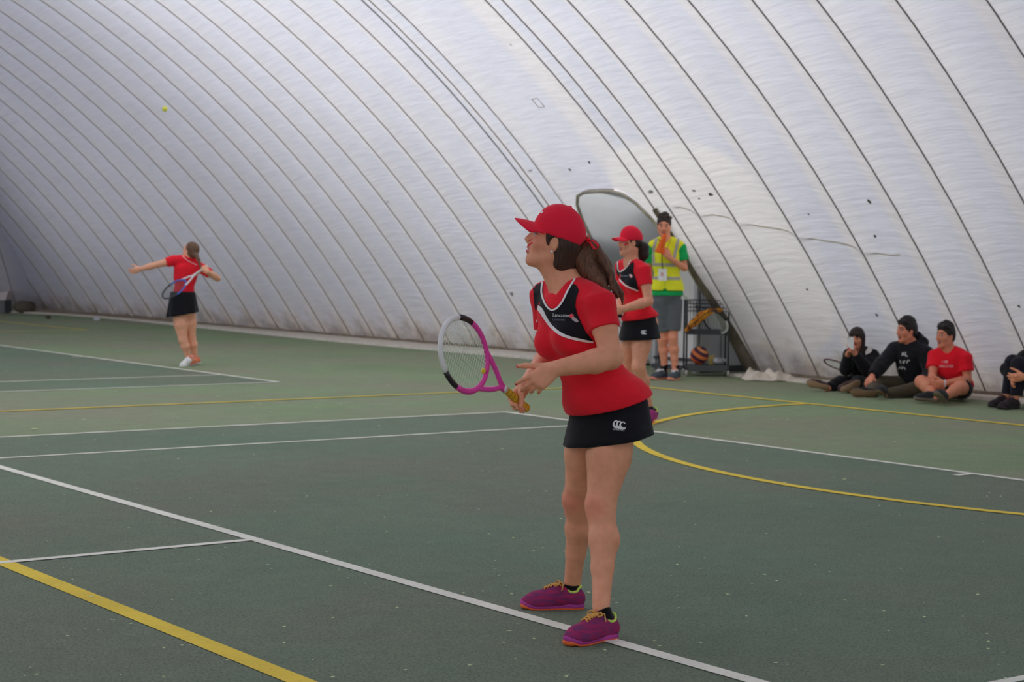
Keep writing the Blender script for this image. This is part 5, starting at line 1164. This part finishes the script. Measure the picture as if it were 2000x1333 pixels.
S_ = Spot(1505, 745); nx_, ny_ = 40, 20; rng = np.random.default_rng(5); ph_ = rng.uniform(0, 6, 8); V = []
for i in range(nx_):
    for j in range(ny_):
        u, v = i/(nx_-1), j/(ny_-1); x = -.30+.62*u+.03*math.sin(9*v+ph_[0]); y = -.06+.40*v+.03*math.sin(11*u+ph_[1]); ed = min(1, 4*min(u, 1-u, v, 1-v)*1.6)
        z = .010+ed*(.034+.018*math.sin(17*u+3*v+ph_[2])+.018*math.sin(9*v-11*u+ph_[3])+.014*math.sin(31*u+5*v+ph_[4])+.010*math.sin(26*v+13*u+ph_[5]))+.085*v*ed*(1-.55*u)
        V.append((x, y, max(.004, z)))
Fq = np.array([(i*ny_+j, (i+1)*ny_+j, (i+1)*ny_+j+1, i*ny_+j+1) for i in range(nx_-1) for j in range(ny_-1)]); o = obj('plastic_sheet', npmesh('plastic_sheet', V, Fq), None, plain((182, 174, 162), .6, .3, .12, 8)); o.location = tuple(S_.O); o.rotation_euler = (0, 0, -YAW); tag(o, 'crumpled off-white plastic sheet on the floor at the foot of the door flap', 'sheet')
sm = o.modifiers.new('thickness', 'SOLIDIFY'); sm.thickness = .003
# racket leaning behind the girl with the phone
K = Spot(1660, 757); kb = K.J(1712, 748, .30); kh = K.J(1645, 718, .22); ka = nrm(kh-kb)
racket('tennis_racket', K.W(kb), K.D(ka), K.D(np.array([.2, -.95, .25])), (84, 50, 52), (84, 50, 52), (40, 40, 42), label='dark red racket propped behind the girl with the phone', strr=.001)
# teal roll on the lintel
F = Field(); F.rc((0, -.12, 0), (0, .10, 0), .035, .03); F.rc((-.01, -.05, .03), (0, .06, .02), .03, .025); V, Q = F.mesh(.008); o = obj('cloth_roll', npmesh('cloth_roll', V, Q), None, cloth((28, 92, 84), .006)); o.location = (5.40, 9.72, 2.20); tag(o, 'small teal roll of cloth on top of the airlock door frame', 'cloth')
# far left corner: grey bin with a white lid, litter
L_ = Spot(-20, 611); e = empty('storage_bin', tuple(L_.O), -YAW); tag(e, 'grey storage bin with a slanting white lid in the far left corner', 'bin'); MB().box((0, 0, .15), (.42, .3, .15)).build('bin', plain((92, 94, 96), .7), e); mb = MB(); mb.add([(-.45, -.32, .30), (.45, -.32, .30), (.45, .32, .30), (-.45, .32, .30), (-.45, -.1, .32), (.45, -.1, .50), (.45, .30, .52), (-.45, .30, .34)], [(0, 3, 2, 1), (0, 1, 5, 4), (4, 5, 6, 7), (1, 2, 6, 5), (0, 4, 7, 3), (3, 7, 6, 2)]); mb.build('lid', plain((178, 168, 164), .6), e)
def lump(name, px, py, r, rgb, label, cat, seed):
    F = Field(); rg = np.random.default_rng(seed)
    for k in range(6): F.ell(rg.uniform(-.5, .5, 3)*np.array([r, r, r*.3])+np.array([0, 0, r*.35]), np.eye(3), rg.uniform(.3, .55, 3)*r, .03)
    F.clip((0, 0, 0), (0, 0, 1)); V, Q = F.mesh(max(.012, r/8)); o = obj(name, npmesh(name, V, Q), None, plain(rgb, .6, .3, .2, 12, .01)); q_ = Spot(px, py).O; o.location = (q_[0], q_[1], .0); tag(o, label, cat)
lump('crumpled_bag', 189, 627, .10, (176, 178, 186), 'crumpled white bag at the foot of the dome wall, left of the server', 'bag', 1)
lump('debris', 96, 623, .08, (62, 58, 50), 'small dark lump of debris on the court edge in the far left', 'debris', 2)
lump('sandbag', 48, 612, .34, (84, 76, 66), 'grimy brown sandbag at the far left corner of the dome, beside the grey bin', 'sandbag', 3)
# tennis-ball fluff and leaf flecks
rng = np.random.default_rng(11); V = []; Fs = []
def fleck(x, y, r):
    n = 6; b = len(V); a0 = rng.uniform(0, 6)
    for k in range(n): rr = r*rng.uniform(.5, 1.2); V.append((x+rr*math.cos(a0+k*2*math.pi/n), y+rr*math.sin(a0+k*2*math.pi/n)*.8, .0085+rng.uniform(0, .002)))
    Fs.append(tuple(range(b, b+n)))
for k in range(420):
    px, py = rng.uniform(0, 2000), 650+680*rng.uniform(0, 1)**1.4; q_ = floor_at(px, py)
    if q_[0] < 4.8: fleck(q_[0], q_[1], rng.uniform(.004, .011)*(1 if py > 900 else 1.6))
for px, py, r in ((996, 1237, .012), (905, 1163, .011), (1338, 983, .012), (981, 879, .016), (440, 1073, .008), (1735, 1237, .010), (1120, 1012, .014), (1095, 1017, .010), (165, 822, .03), (68, 840, .03), (1648, 939, .015), (1532, 946, .02)): q_ = floor_at(px, py); fleck(q_[0], q_[1], r)
me = bpy.data.meshes.new('ball_fluff'); me.from_pydata(V, [], Fs); o = obj('ball_fluff', me, None, plain((176, 184, 138), .9, .1, .25, 3)); tag(o, 'pale flecks of tennis-ball fluff scattered over the courts', 'fluff', kind='stuff')
